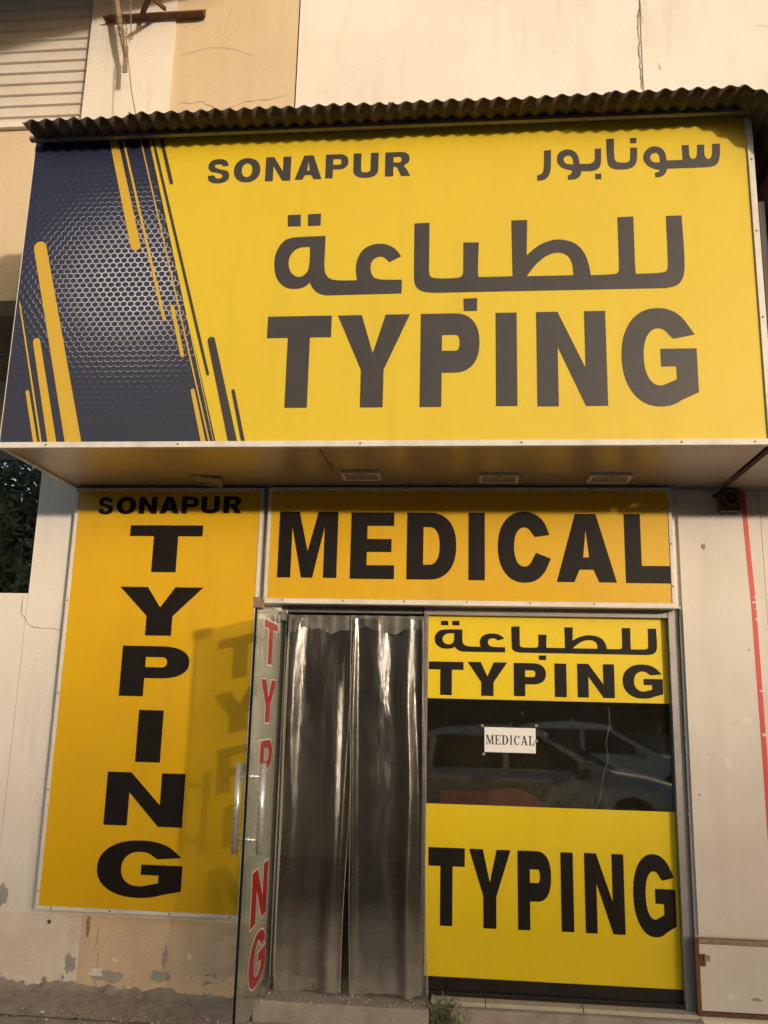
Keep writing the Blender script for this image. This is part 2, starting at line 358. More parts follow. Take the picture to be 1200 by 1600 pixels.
# ------------------------------------------------------------------ shop building
XL, OX0, OX1 = -2.76, -1.135, 1.235      # facade left corner, opening left and right
ZO = 2.16                               # opening head
B = thing('shop_building', 'cream plastered shop building carrying the yellow typing signs, with glass door and window', 'building', (0,0,-.12))
W = .30
setbox('wall', 'plaster', B, XL, -2.185, 0, W, .34, 5.4)
setbox('wall', 'plaster', B, -2.185, OX0, .0, W, .34, 5.4)
setbox('wall', 'plaster_low', B, XL, -2.22, 0.0, W, -.12, .34)
setbox('wall', 'tan_low', B, -2.22, OX0, 0.002, W, -.12, .34)
setbox('wall', 'plaster', B, OX0, OX1, 0, W, ZO, 5.4)
setbox('wall', 'plaster', B, OX1, 3.2, 0, W, -.12, 5.4)
# upper bays
xa = on_y(270, 90).x; xb = on_y(464, 90).x; xc = on_y(1002, 70).x
setbox('wall', 'plaster', B, XL, xa-.004, -.004, W, 5.4, 7.6)
setbox('wall', 'tan', B, xa-.004, xb-.006, .012, W, 5.4, 7.6)
setbox('wall', 'plaster', B, xb+.006, xc-.004, 0, W, 5.4, 7.6)
setbox('wall', 'plaster', B, xc+.003, 3.2, -.002, W, 5.4, 7.6)
setbox('wall_joint', 'joint', B, xb-.006, xb+.006, .02, .1, 5.4, 7.6)
setbox('wall_joint', 'crackm', B, xc-.004, xc+.003, .006, .1, 5.4, 7.6)
# upper bay top recess line
# cracks as thin ragged ribbons
def crack(pts_px, w=.004, y=-.0015, parent=B, mat='crackm', jag=.012):
    P = [on_y(u, v, 0) for u, v in pts_px]; fine = []
    for a, b in zip(P[:-1], P[1:]):
        n = max(3, int((b-a).length/.03))
        for i in range(n):
            q = a.lerp(b, i/n); q += Vector((random.uniform(-jag, jag), 0, random.uniform(-jag, jag)))*.6; fine.append(q)
    fine.append(P[-1]); L = []; Rg = []
    for i, p in enumerate(fine):
        d = (fine[min(i+1, len(fine)-1)]-fine[max(i-1, 0)]).normalized(); n_ = Vector((-d.z, 0, d.x))
        ww = w*random.uniform(.25, 1)*(.4 if i in (0, len(fine)-1) else 1)
        L.append((p.x+n_.x*ww/2, y, p.z+n_.z*ww/2)); Rg.append((p.x-n_.x*ww/2, y, p.z-n_.z*ww/2))
    n = len(L); MB().add(L+Rg, [(i, i+1, n+i+1, n+i) for i in range(n-1)]).build('crack', mat, parent, fix=False)
crack([(1000,0),(997,50),(1003,140)], .010, -.004)
crack([(997,0),(1006,35),(1000,42)], .004, -.004)
crack([(280,85),(330,72),(370,76),(395,84)], .004, .010)
crack([(278,160),(315,158),(345,172),(380,158),(430,152),(462,143)], .005, .010)
crack([(360,10),(355,40),(345,55)], .003, .010)
crack([(1180,40),(1200,42)], .004, -.004); crack([(1030,100),(1033,110)], .006, -.004)
crack([(35,930),(34,960),(45,978),(100,986)], .006, -.0015)
crack([(156,1450),(150,1480),(152,1500),(147,1560)], .006, -.0015)
def blob(px, py, rx, rz, y=-.0015, mat='bare', name='bare_patch', parent=B, seed=0, n=56, rough_=.45):
    c = on_y(px, py, 0); random.seed(seed*13+int(px)); pts = []
    for i in range(n):
        a = 2*math.pi*i/n
        k = 1 + 1.3*rough_*noise.noise(Vector((math.cos(a)*1.6, math.sin(a)*1.6, seed+px*.07))) + .5*rough_*noise.noise(Vector((math.cos(a)*5, math.sin(a)*5, seed))) + random.uniform(-.10, .10)
        pts.append((c.x + rx*k*math.cos(a), c.z + rz*k*math.sin(a)))
    MB().flat([pts], lambda a, b, d: (a, y-d, b), .0012).build(name, mat, parent)
for i, (px, py, rx, rz, mt) in enumerate([(110,1505,.035,.05,'bare'),(98,1527,.012,.012,'bare'),(172,1525,.09,.03,'bare'),(150,1518,.04,.02,'bare_white'),
        (250,1525,.06,.022,'bare'),(258,1495,.014,.05,'bare'),(296,1495,.014,.015,'bare_white'),(345,1570,.05,.02,'bare'),(5,1398,.03,.05,'bare'),(190,1550,.08,.02,'bare_white'),
        (20,1535,.02,.02,'mortar'),(34,1540,.02,.03,'mortar'),(70,1530,.015,.015,'mortar'),(180,1500,.02,.01,'bare_white')]):
    blob(px, py, rx, rz, mat=mt, seed=i, name='bare_patch', y=-.0015-.0004*i)
# mortar skirting along the wall foot
mb = MB(); n = 110; vs = []
for i in range(n+1):
    x = -3.6+(OX0-.02+3.6)*i/n
    hgt = .030 + .022*noise.noise(Vector((x*5, 0, 0))) + .018*noise.noise(Vector((x*19, 2, 0)))
    hgt -= .03*max(0, (x+2)/1)
    for (yy, zz) in ((-.30, -.10), (-.17, -.085+hgt*.25), (-.07, -.07+hgt*.5), (-.02, -.07+hgt*.9), (-.001, -.06+hgt*1.25)):
        vs.append((x, yy+.01*noise.noise(Vector((x*14, yy*9, 1))), zz+.008*noise.noise(Vector((x*20, yy*30, 4)))))
fs = [(i*5+k, (i+1)*5+k, (i+1)*5+k+1, i*5+k+1) for i in range(n) for k in range(4)]
mb.add(vs, fs).build('mortar_skirting', 'mortar', B, smooth=True, fix=False)
# rust run under the tall sign
blob(138, 1448, .012, .06, mat='rust_light', name='rust_stain', seed=3, rough_=.2); blob(77, 1440, .012, .012, mat='joint', name='drill_hole', seed=4, rough_=.1)
# threshold step and window sill
setbox('threshold_step', 'concrete', B, OX0-.02, -.20, -.16, .3, -.118, -.004, bevel=.012)
setbox('sill_base', 'concrete', B, -.20, OX1+.01, -.09, .3, -.118, -.012, bevel=.01)
for a, b in ((-.195, .10), (.104, .62), (.624, 1.225)):
    setbox('sill_tile', 'tile', B, a, b, -.045, .10, -.0115, .010, bevel=.003)
# reveals / aluminium frames
Yf = .055
FR = 'alu_grey'
win = MB().box(OX1-.062, OX1-.004, Yf-.03, Yf+.05, .011, ZO-.002).build('window_frame', FR, B, bevel=.002)
MB().box(-.262, OX1-.063, Yf-.025, Yf+.05, ZO-.05, ZO-.002).build('frame_rail', FR, win, bevel=.002)
MB().box(-.262, -.238, Yf-.02, Yf+.05, .011, ZO-.051).build('frame_post', 'gutter', win, bevel=.002)
MB().box(-.237, OX1-.063, Yf-.02, Yf+.05, .011, .032).build('frame_rail', 'black', win, bevel=.002)
MB().box(-.237, OX1-.063, .074, .082, .033, ZO-.051).build('pane', 'window_glass', win)
dfr = MB().box(OX0+.004, OX0+.03, Yf-.01, Yf+.05, 0, ZO-.002).build('door_frame', FR, B, bevel=.002)
MB().box(OX0+.031, -.263, Yf-.01, Yf+.05, ZO-.045, ZO-.002).build('frame_rail', 'gutter', dfr, bevel=.002)
# floor closer box cover, metal mat
c0 = on_z(432, 1532, .0); setbox('floor_spring_cover', 'gutter', B, -1.09, -.86, .045, .15, -.003, .006)
# room behind
MB().add([(OX0,.3,-.01),(2.2,.3,-.01),(2.2,4.2,-.01),(OX0-1,4.2,-.01),(OX0-1,.3,-.01)], [(0,1,2,3,4)]).build('room_floor', 'room_floor', B)
setbox('room_floor', 'room_floor', B, OX0, OX1, -.0, .3, -.05, -.005)
setbox('room_ceiling', 'room', B, -2.3, 2.3, .301, 4.3, 2.7, 2.8)
setbox('room_wall', 'room', B, -2.3, 2.3, 4.2, 4.3, -.05, 2.7)
setbox('room_wall', 'room', B, -2.3, -2.2, .301, 4.2, -.05, 2.7)
setbox('room_wall', 'room', B, 2.2, 2.3, .301, 4.2, -.05, 2.7)

# hinged glass door, part of the building
hx, hy = -1.115, .03; fx, fy = -1.092, -.80
dd = Vector((fx-hx, fy-hy, 0)); DW = dd.length; dd.normalize(); dn = Vector((dd.y, -dd.x, 0))   # dn points left-ish/right-ish side of leaf
if dn.x < 0: dn = -dn
def dp(s, t, z): q = Vector((hx, hy, 0)) + dd*s + dn*t; return (q.x, q.y, z)
def dbox(s0, s1, t0, t1, z0, z1): return MB().hexa([dp(s0,t0,z0),dp(s1,t0,z0),dp(s1,t1,z0),dp(s0,t1,z0),dp(s0,t0,z1),dp(s1,t0,z1),dp(s1,t1,z1),dp(s0,t1,z1)])
DZ0, DZ1 = .005, 2.098
door = dbox(.0, DW-.004, -.006, .006, DZ0, DZ1).build('glass_door', 'door_glass', B)
dbox(DW-.0039, DW, -.0062, .0062, DZ0, DZ1).build('glass_edge', 'glass_edge', door)
dbox(-.002, .0015, -.0062, .0062, DZ0, DZ1).build('glass_edge', 'glass_edge', door)
for s0, s1, z0, z1 in ((DW-.115, DW+.006, DZ1-.045, DZ1+.010), (.0, .13, DZ1-.045, DZ1+.006), (.0, .16, DZ0-.004, DZ0+.05)):
    dbox(s0, s1, -.017, .017, z0, z1).build('patch_fitting', 'rust_light' if s0 > .5 else 'gutter', door, bevel=.003)
hz0, hz1 = .83, 1.27
for sgn in (-1, 1):
    s = DW-.085
    MB().tube([dp(s, sgn*.062, hz0), dp(s, sgn*.062, hz1)], .017, 16).build('door_handle', 'steel', door, smooth=True)
for z in (hz0+.07, hz1-.065):
    MB().tube([dp(DW-.085, -.06, z), dp(DW-.085, .06, z)], .008, 12).build('handle_standoff', 'steel', door, smooth=True)
    MB().tube([dp(DW-.085, -.014, z), dp(DW-.085, .014, z)], .014, 12).build('handle_collar', 'steel', door, smooth=True)
# red letters with white outline on the leaf (face turned to the entrance)
def door_letter(ch, px):
    # px: left, right pixel, top, bottom on the leaf plane
    def s_at(u, v):
        q = ray(u, v); a = np.array([[q.x, -dd.x], [q.y, -dd.y]]); t = np.linalg.solve(a, np.array([hx-CAM.x, hy-CAM.y])); return t[1], CAM.z+q.z*t[0]
    (l, lv), (r, rv), (tu, tv), (bu, bv) = px
    s1, _ = s_at(l, lv); s0, _ = s_at(r, rv); _, z1 = s_at(tu, tv); _, z0 = s_at(bu, bv)
    v = .30 if ch != 'I' else 1; h = .17
    def pl(off):
        def f(a, b, d): return dp(s1+(s0-s1)*a, off+d, z0+(z1-z0)*b)
        return f
    g = glyph(ch, v, h)
    # outline: the glyph's own outline pushed out
    out = g[0]; n = len(out); A = sum(out[i][0]*out[(i+1)%n][1]-out[(i+1)%n][0]*out[i][1] for i in range(n)); sg = 1 if A > 0 else -1
    ws = abs(s1-s0); hs = z1-z0; big = []
    for i in range(n):
        a, b, c = out[i-1], out[i], out[(i+1) % n]
        e1 = Vector(((b[0]-a[0])*ws, (b[1]-a[1])*hs)); e2 = Vector(((c[0]-b[0])*ws, (c[1]-b[1])*hs))
        if e1.length < 1e-6 or e2.length < 1e-6: continue
        n1 = Vector((e1.y, -e1.x)).normalized()*sg; n2 = Vector((e2.y, -e2.x)).normalized()*sg
        m_ = (n1+n2); m_ = m_/max(.5, m_.length_squared/2)
        big.append((b[0]+m_.x*.008/ws, b[1]+m_.y*.008/hs))
    MB().flat([big]+g[1:], pl(.0064), .0006).build('letter_outline', 'white_vinyl', door)
    MB().flat(g, pl(.0072), .0006).build('letter', 'red_vinyl', door)
door_letter('T', ((411,985),(432,980),(420,971),(418,1038)))
door_letter('Y', ((406,1063),(430,1061),(417,1062),(413,1129)))
door_letter('P', ((403,1200),(423,1175),(412,1157),(405,1230)))
door_letter('I', ((403,1290),(408,1290),(408,1256),(404,1322)))
door_letter('N', ((391,1400),(415,1390),(404,1355),(400,1440)))
door_letter('G', ((387,1500),(412,1495),(402,1456),(394,1546)))

# ------------------------------------------------------------------ neighbouring upper storey (left), boundary wall
nb = thing('neighbouring_building', 'neighbouring block at the upper left with horizontal corrugated cladding above a cream band', 'building', (-4.5,.1,3.4))
# corrugated cladding: trapezoid ribs
zc0 = on_y(100, 192, .06).z; prof = []; z = zc0; pitch = .0925
while z < 7.6:
    prof += [(z, .080), (z+pitch*.60, .070), (z+pitch*.66, .050), (z+pitch*.72, .048), (z+pitch*.92, .078)]; z += pitch
n = len(prof); vs = [(-6, y, z) for z, y in prof] + [(XL-.006, y, z) for z, y in prof]
MB().add(vs, [(i, n+i, n+i+1, i+1) for i in range(n-1)]).build('corrugated_cladding', 'corr_cream', nb, fix=False)
setbox('ledge', 'plaster', nb, -6, XL-.006, .02, .2, zc0-.045, zc0-.002)
zu = 4.24
setbox('wall', 'tan', nb, -6, XL-.006, .06, .3, zu, zc0-.046)
setbox('underside', 'underside', nb, -6, XL-.2, .301, 1.6, zu+.004, zu+.1)
setbox('beam', 'plaster', nb, -7, XL-.2, 1.6, 1.9, 3.62, zu+.1)
setbox('back_wall', 'underside', nb, -8, -3.2, 1.9, 2.1, 3.66, 4.4)
MB().tube([(-6, .5, 4.12), (-3.1, .7, 4.1), (-2.9, .9, 4.14)], .02, 8).build('pipe', 'gutter', nb)
setbox('shade_slab', 'plaster', nb, -7, -1.51, -3.6, -.001, 6.70, 6.85)  # unseen slab added above the view to shade the upper left wall
bw = thing('boundary_wall', 'low cream boundary wall continuing left of the shop, dark tree behind it', 'wall', (-4,.1,-.12))
setbox('wall', 'plaster', bw, -7, XL-.004, .002, .2, -.12, 2.205)
# tree behind
def tree(loc, label, r, h, n=9000, cat='tree', name='leafy_tree', lean=0, size=.05, group=None, mat='leaf'):
    t = thing(name, label, cat, loc, group); x, y, z = loc; random.seed(int(abs(x*10))+3)
    mb = MB(); mb.tube([(x, y, z), (x+.08, y, z+h*.3), (x-.05+lean, y, z+h*.62), (x+lean, y, z+h*.85)], [.16, .13, .08, .03], 9)
    for k in range(9):
        a = k*2.4; q = Vector((x+lean*.6, y, z+h*(.3+.05*k))); e = q+Vector((math.cos(a)*r*.8, math.sin(a)*r*.8, h*.16))
        mb.tube([q, q.lerp(e, .5)+Vector((0,0,.12)), e], [.05, .035, .012], 6)
    mb.build('trunk', 'bark', t, smooth=True)
    lv = []; lf = []; clumps = []
    for i in range(70):
        d = Vector((random.gauss(0,1), random.gauss(0,1), random.gauss(0,1))).normalized()*random.uniform(.35, 1)
        clumps.append(Vector((x+lean+d.x*r, y+d.y*r, z+h*.6+d.z*h*.40)))
    for i in range(n):
        c = random.choice(clumps); p = c + Vector((random.gauss(0,.3), random.gauss(0,.3), random.gauss(0,.26)))*r*.6
        u = Vector((random.gauss(0,1), random.gauss(0,1), random.gauss(0,.6))).normalized(); w_ = u.orthogonal().normalized(); s = size*random.uniform(.6, 1.3)
        o_ = len(lv); lv += [tuple(p-u*s), tuple(p+w_*s*.45), tuple(p+u*s), tuple(p-w_*s*.45)]; lf.append((o_, o_+1, o_+2, o_+3))
    MB().add(lv, lf).build('crown', mat, t, fix=False)
    return t
tree((-4.6, 4.2, -.12), 'dark leafy tree rising behind the low boundary wall at the left edge', 1.9, 5.0, 26000, size=.055)

# ------------------------------------------------------------------ framed signs
def screw(parent, x, y, z):
    MB().tube([(x, y, z), (x, y-.004, z)], [.006, .004], 8).build('screw', 'gutter', parent)
def framed(name, label, x0, x1, z0, z1, y, face, fw=.022, depth=.07, trim='alu', sides='lrtb'):
    """y = front of the trim; box goes back depth"""
    t = thing(name, label, 'sign', ((x0+x1)/2, y+depth/2, z0))
    setbox('sign_face', face, t, x0+fw, x1-fw, y+.006, y+depth, z0+fw, z1-fw)
    a = z0; b = z1
    setbox('trim', trim, t, x0, x1, y, y+depth, z0, z0+fw-.001, bevel=.002)
    setbox('trim', trim, t, x0, x1, y, y+depth, z1-fw+.001, z1, bevel=.002)
    if 'l' in sides: setbox('trim', trim, t, x0, x0+fw-.001, y+.001, y+depth, z0+fw, z1-fw, bevel=.002)
    if 'r' in sides: setbox('trim', trim, t, x1-fw+.001, x1, y+.001, y+depth, z0+fw, z1-fw, bevel=.002)
    return t
PY = -.075     # front plane of the wall signs
tl = on_y(120, 765, PY); trr = on_y(413, 765, PY); bl = on_y(54, 1421, PY)
x0, x1, z1, z0 = tl.x, trr.x, 2.872, bl.z
tall = framed('tall_sign', 'tall yellow sign left of the door with black TYPING stacked downwards under SONAPUR', x0, x1-.002, z0, z1, PY, 'yellow_panel', depth=.074)
for k in range(5): screw(tall, x0+.011, PY, z0+.1+k*.56)
for k in range(4): screw(tall, x0+.1+k*.35, PY, z0+.011); screw(tall, x0+.12+k*.35, PY, z1-.011)
FY = PY+.006
c7 = (0, 660, .375)
letters(tall, [('S',(410,360),(474,330),(444,311),(444,384),.30,.22),('O',(487,345),(568,345),(528,310),(528,383),.30,.22),('N',(580,345),(655,345),(618,311),(618,381),.31,.3),
    ('A',(664,380),(745,380),(704,309),(704,380),.30,.2),('P',(757,350),(829,333),(790,309),(770,380),.33,.2),('U',(840,330),(917,330),(878,308),(878,380),.31,.22),('R',(931,350),(1005,378),(965,308),(965,379),.33,.2)], c7, FY, 'letter_black')
c8 = (50, 760, .431034)
letters(tall, [('T',(357,160),(620,160),(488,141),(475,311),.335,.235),('Y',(320,366),(622,366),(468,365),(458,541),.31,.2),('P',(322,670),(571,635),(440,579),(362,760),.355,.22),
    ('I',(381,905),(471,905),(430,811),(425,1000),1,1),('N',(267,1130),(551,1130),(410,1038),(405,1232),.30,.2),('G',(235,1390),(545,1390),(390,1283),(390,1492),.285,.20)], c8, FY, 'letter_black')
x0m = on_y(415, 850, PY).x; x1m = on_y(1052, 850, PY).x; zmb = on_y(740, 944, PY).z
med = framed('medical_sign', 'wide yellow sign above the door and window with big black MEDICAL', x0m+.003, x1m, zmb, z1+.004, PY, 'yellow_panel', depth=.074)
setbox('drip_ledge', 'alu', med, x0m+.01, x1m+.02, PY-.022, -.001, zmb-.012, zmb-.0005, bevel=.002)
for k in range(6): screw(med, x0m+.12+k*.37, PY, zmb+.011); screw(med, x0m+.12+k*.37, PY, z1-.007)
for k in range(3): screw(med, x1m-.011, PY, zmb+.12+k*.25)
c2 = (400, 740, 1/3); c3 = (750, 740, .375)
letters(med, [('M',(106,330),(382,330),(250,178),(240,488),.225,.2),('E',(444,330),(650,330),(550,182),(545,494),.375,.205),('D',(707,340),(939,340),(820,183),(820,497),.335,.22),('I',(996,340),(1073,340),(1035,183),(1034,500),1,1)], c2, FY, 'letter_black')
letters(med, [('C',(74,300),(295,300),(185,159),(185,455),.31,.225),('A',(320,450),(571,450),(445,168),(445,453),.30,.19),('L',(603,310),(794,430),(633,168),(690,457),.37,.225)], c3, FY, 'letter_black')

# ------------------------------------------------------------------ Arabic lettering, outlines traced in picture units then laid on the sign
def smooth(pts, it=2):
    """corner-cut only the points flagged soft (third value)"""
    for _ in range(it):
        out = []; n = len(pts)
        for i in range(n):
            a, b, c = pts[i-1], pts[i], pts[(i+1) % n]
            if len(b) > 2:
                out.append((b[0]*.75+a[0]*.25, b[1]*.75+a[1]*.25, 1)); out.append((b[0]*.75+c[0]*.25, b[1]*.75+c[1]*.25, 1))
            else: out.append(b)
        pts = out
    return [(p[0], p[1]) for p in pts]
def c4(L): return [(300+.375*p[0], 200+.375*p[1]) + tuple(p[2:]) for p in L]
def c5(L): return [(700+.416667*p[0], 180+.416667*p[1]) + tuple(p[2:]) for p in L]
AR1 = [   # list of groups; group = [outer, holes...]
 [c4([(557,450),(410,455,1),(372,478,1),(345,530,1),(342,585,1),(352,630,1),(385,666,1),(430,673,1),(470,664,1),(491,645),(504,672,1),(528,692,1),(560,698),(873,690),(875,632),(770,633,1),(748,612,1),(743,580,1),(750,552,1),(775,536,1),(800,537,1),(822,560),(872,535),(850,505,1),(820,487,1),(785,481,1),(745,487,1),(710,508,1),(688,545,1),(681,590,1),(688,635),(600,636,1),(568,626,1),(553,600,1),(552,570)]),
  c4([(492,496),(455,497,1),(425,510,1),(405,540,1),(402,570,1),(408,597,1),(430,620,1),(455,621,1),(478,606,1),(490,575,1)])],
 [c4([(400,363),(454,361),(453,410),(399,411)])], [c4([(484,360),(538,357),(536,407),(483,409)])],
 [[(647.6,349.3),(671.3,348.1),(670.5,420),(671,432.5,1),(682,435.5,1),(712.5,434.8,1),(723,432,1),(724,420,1),(724,379),(748.3,378.8),(746.7,425.8),(748,433),(800.8,431.7),(799,344.6),(823.8,343.8),(823,398.8),(841.7,382.6,1),(862.5,374.6,1),(880,374,1),(900,380,1),(913.3,394,1),(921,415,1),(923,430),(955,429,1),(967,427,1),(967.3,413,1),(964.6,339.6),(989.6,338.3),(992.3,415),(993.5,428),(1030,426.8,1),(1043,424,1),(1043.8,410,1),(1040.4,337.5),(1065,336.7),(1070.5,412,1),(1068,435,1),(1058,447,1),(1040,450.3),(700,457.2),(675,458,1),(656,455,1),(647.5,445,1),(646.8,430,1)],
  [(823,431.7),(837.5,412.5,1),(854,399,1),(871,394,1),(885.4,397.5,1),(894,409,1),(896,430)]],
 [[(724,466.7),(745.8,465.8),(745.4,485.8),(724.6,486.3)]]]
AR2 = [
 [c5([(876,113),(903,112),(904,150,1),(912,164,1),(925,164,1),(934,152,1),(934,111),(961,111),(961,150,1),(970,164,1),(982,164,1),(991,150,1),(990,108),(1019,107),(1021,150,1),(1013,182,1),(990,194,1),(960,196),(822,201),(818,216,1),(803,231,1),(778,234),(776,216),(790,213,1),(794,206),(765,200,1),(740,183,1),(730,160,1),(737,137,1),(755,120,1),(777,116,1),(800,122,1),(815,140,1),(820,170),(880,168)]),
  c5([(775,141,1),(760,148,1),(757,162,1),(766,176,1),(785,178,1),(795,176),(793,155,1),(787,143,1)])],
 [c5([(593,90),(622,88),(623,160,1),(630,176,1),(650,178,1),(674,178,1),(684,168,1),(683,122),(709,121),(710,165,1),(703,188,1),(680,203,1),(635,205,1),(608,198,1),(596,178,1)])],
 [c5([(682,86),(706,85),(707,105),(683,106)])],
 [c5([(550,126),(574,125),(575,180,1),(566,202,1),(540,210),(500,211),(497,228,1),(480,241,1),(450,243),(449,226),(462,222,1),(466,208),(430,201,1),(410,182,1),(408,155,1),(420,136,1),(447,127,1),(472,133,1),(489,152,1),(494,183),(530,183,1),(548,176,1),(551,160)]),
  c5([(445,152,1),(433,160,1),(434,173,1),(444,184,1),(470,185),(468,162,1),(457,151,1)])],
 [c5([(552,220),(575,219),(575,240),(552,241)])],
 [c5([(360,133),(386,131),(387,200,1),(378,230,1),(360,244,1),(335,247),(334,226),(350,222,1),(360,205,1)])]]
def arabic(parent, AR, y_src, y, mat, box=None):
    """lay the traced outlines on plane y; box = (x0, x1, z0, z1) squeezes them into another rectangle"""
    world = [[[(on_y(u, v, y_src).x, on_y(u, v, y_src).z) for u, v in smooth(c)] for c in g] for g in AR]
    if box:
        xs = [p[0] for g in world for c in g for p in c]; zs = [p[1] for g in world for c in g for p in c]
        f = lambda p: (box[0]+(p[0]-min(xs))/(max(xs)-min(xs))*(box[1]-box[0]), box[2]+(p[1]-min(zs))/(max(zs)-min(zs))*(box[3]-box[2]))
        world = [[[f(p) for p in c] for c in g] for g in world]
    for g in world: MB().flat(g, lambda a, b, d: (a, y-d, b), .0012).build('letter', mat, parent)

# ------------------------------------------------------------------ window vinyls and notice
VY = .0735
def vy(u, v): return on_y(u, v, VY)
def vinyl_sheet(name, label, px0, px1, py0, py1):
    a = vy(px0, (py0+py1)/2); b = vy(px1, (py0+py1)/2); zt = vy((px0+px1)/2, py0).z; zb = vy((px0+px1)/2, py1).z
    t = thing(name, label, 'sign', ((a.x+b.x)/2, VY, zb))
    XA = -.2365; XB = OX1-.0635
    setbox('vinyl', 'yellow_glass', t, XA, XB, VY-.001, VY, zb, zt)
    return t, XA, XB, zb, zt
v1, XA, XB, zb, zt = vinyl_sheet('window_vinyl_sign', 'upper yellow window sticker with black Arabic lettering above TYPING', 662, 1040, 964, 1095)
ca = lambda u, v: on_y(640+u*.366667, 940+v*.366667, VY-.001)
arabic(v1, AR1, -.96, VY-.0012, 'letter_black', (ca(107,150).x, ca(1053,150).x, ca(566,249).z, ca(175,83).z+.002))
letters(v1, [('T',(82,290),(230,290),(156,256),(156,398),.335,.24),('Y',(247,262),(416,262),(331,258),(331,402),.31,.2),('P',(444,330),(581,300),(510,262),(470,403),.355,.22),
    ('I',(618,335),(669,335),(645,264),(645,407),1,1),('N',(715,335),(873,335),(795,266),(795,410),.30,.2),('G',(908,340),(1079,340),(995,268),(995,414),.285,.21)], (640, 940, .366667), VY-.0012, 'letter_black')
v2, _, _, zb2, zt2 = vinyl_sheet('window_vinyl_sign', 'large lower yellow window sticker with black TYPING and a black strip below', 660, 1060, 1262, 1535)
letters(v2, [('T',(63,210),(185,210),(124,181),(123,443),.335,.24),('Y',(199,187),(338,190),(268,187),(270,452),.31,.2),('P',(362,300),(474,270),(410,192),(384,457),.365,.235),
    ('I',(507,330),(549,330),(527,197),(530,463),1,1),('N',(587,330),(719,330),(650,201),(655,470),.30,.2),('G',(749,340),(890,340),(820,203),(820,481),.295,.21)], (640, 1240, .466667), VY-.0012, 'letter_black')
setbox('black_strip', 'black', v2, XA, XB, VY-.001, VY, .033, zb2-.001)
a = vy(757, 1155); b = vy(837, 1157); zt_ = vy(797, 1137).z; zb_ = vy(797, 1176).z
notice = thing('paper_notice', 'small white paper reading MEDICAL taped to the clear band of the window', 'notice', ((a.x+b.x)/2, .07, zb_))
setbox('paper', 'paper', notice, a.x, b.x, .0725, .0735, zb_, zt_)
for q in ((754,1134),(838,1134),(838,1158),(756,1178)):
    p = on_y(*q, .072); setbox('tape', 'lens', notice, p.x-.008, p.x+.008, .0714, .0722, p.z-.007, p.z+.007)
# serif letters for the notice
def serif(ch):
    s = .22; t = .07; e = .07
    def st(x, w): return [(x-e,0),(x+w+e,0),(x+w+e,t),(x+w,t),(x+w,1-t),(x+w+e,1-t),(x+w+e,1),(x-e,1),(x-e,1-t),(x,1-t),(x,t),(x-e,t)]
    if ch == 'I': return [st(.3,.4)]
    if ch == 'E': return [[(0,0),(.95,0),(1,.3),(.9,.3),(.82,t),(.37,t),(.37,.47),(.6,.47),(.66,.36),(.72,.36),(.72,.66),(.66,.66),(.6,.54),(.37,.54),(.37,1-t),(.78,1-t),(.86,.75),(.95,.75),(.92,1),(0,1),(0,1-t),(.12,1-t),(.12,t),(0,t)]]
    if ch == 'L': return [[(0,0),(.95,0),(1,.35),(.9,.35),(.8,t),(.40,t),(.40,1-t),(.55,1-t),(.55,1),(0,1),(0,1-t),(.14,1-t),(.14,t),(0,t)]]
    if ch == 'M': return [[(0,0),(.28,0),(.28,t),(.18,t),(.18,.8),(.45,0),(.52,0),(.76,.8),(.76,t),(.68,t),(.68,0),(1,0),(1,t),(.93,t),(.93,1-t),(1,1-t),(1,1),(.75,1),(.53,.32),(.28,1),(0,1),(0,1-t),(.11,1-t),(.11,t),(0,t)]]
    if ch == 'A': return [[(0,0),(.3,0),(.3,t),(.2,t),(.27,.27),(.62,.27),(.68,t),(.58,t),(.58,0),(1,0),(1,t),(.93,t),(.58,1),(.42,1),(.10,t),(0,t)], [(.30,.34),(.60,.34),(.45,.76)]]
    if ch == 'D': return [[(0,0)] + arc(.45,.5,.55,.5,-90,90,16) + [(0,1),(0,1-t),(.13,1-t),(.13,t),(0,t)], [(.36,t),(.36,1-t)] + arc(.45,.5,.30,.5-t,90,-90,12)]
    if ch == 'C': return [arc(.52,.5,.5,.5,55,320,24) + arc(.54,.5,.28,.43,320,60,18) + [(.84,.68),(.93,.68),(.93,.98),(.86,.92)]]
xs = 0; W_ = {'M':.17,'E':.12,'D':.14,'I':.075,'C':.125,'A':.14,'L':.12}; tot = sum(W_[c] for c in 'MEDICAL')+.02*6
pw = (b.x-a.x)*.95; x_ = a.x+(b.x-a.x)*.025; zc = (zt_+zb_)/2; hh = (zt_-zb_)*.38
for c in 'MEDICAL':
    w1 = W_[c]/tot*pw
    MB().flat(serif(c), lambda p, q, d: (x_+w1*p, .0722-d, zc-hh/2+hh*q), .0004).build('letter', 'ink', notice); x_ += w1+.02/tot*pw

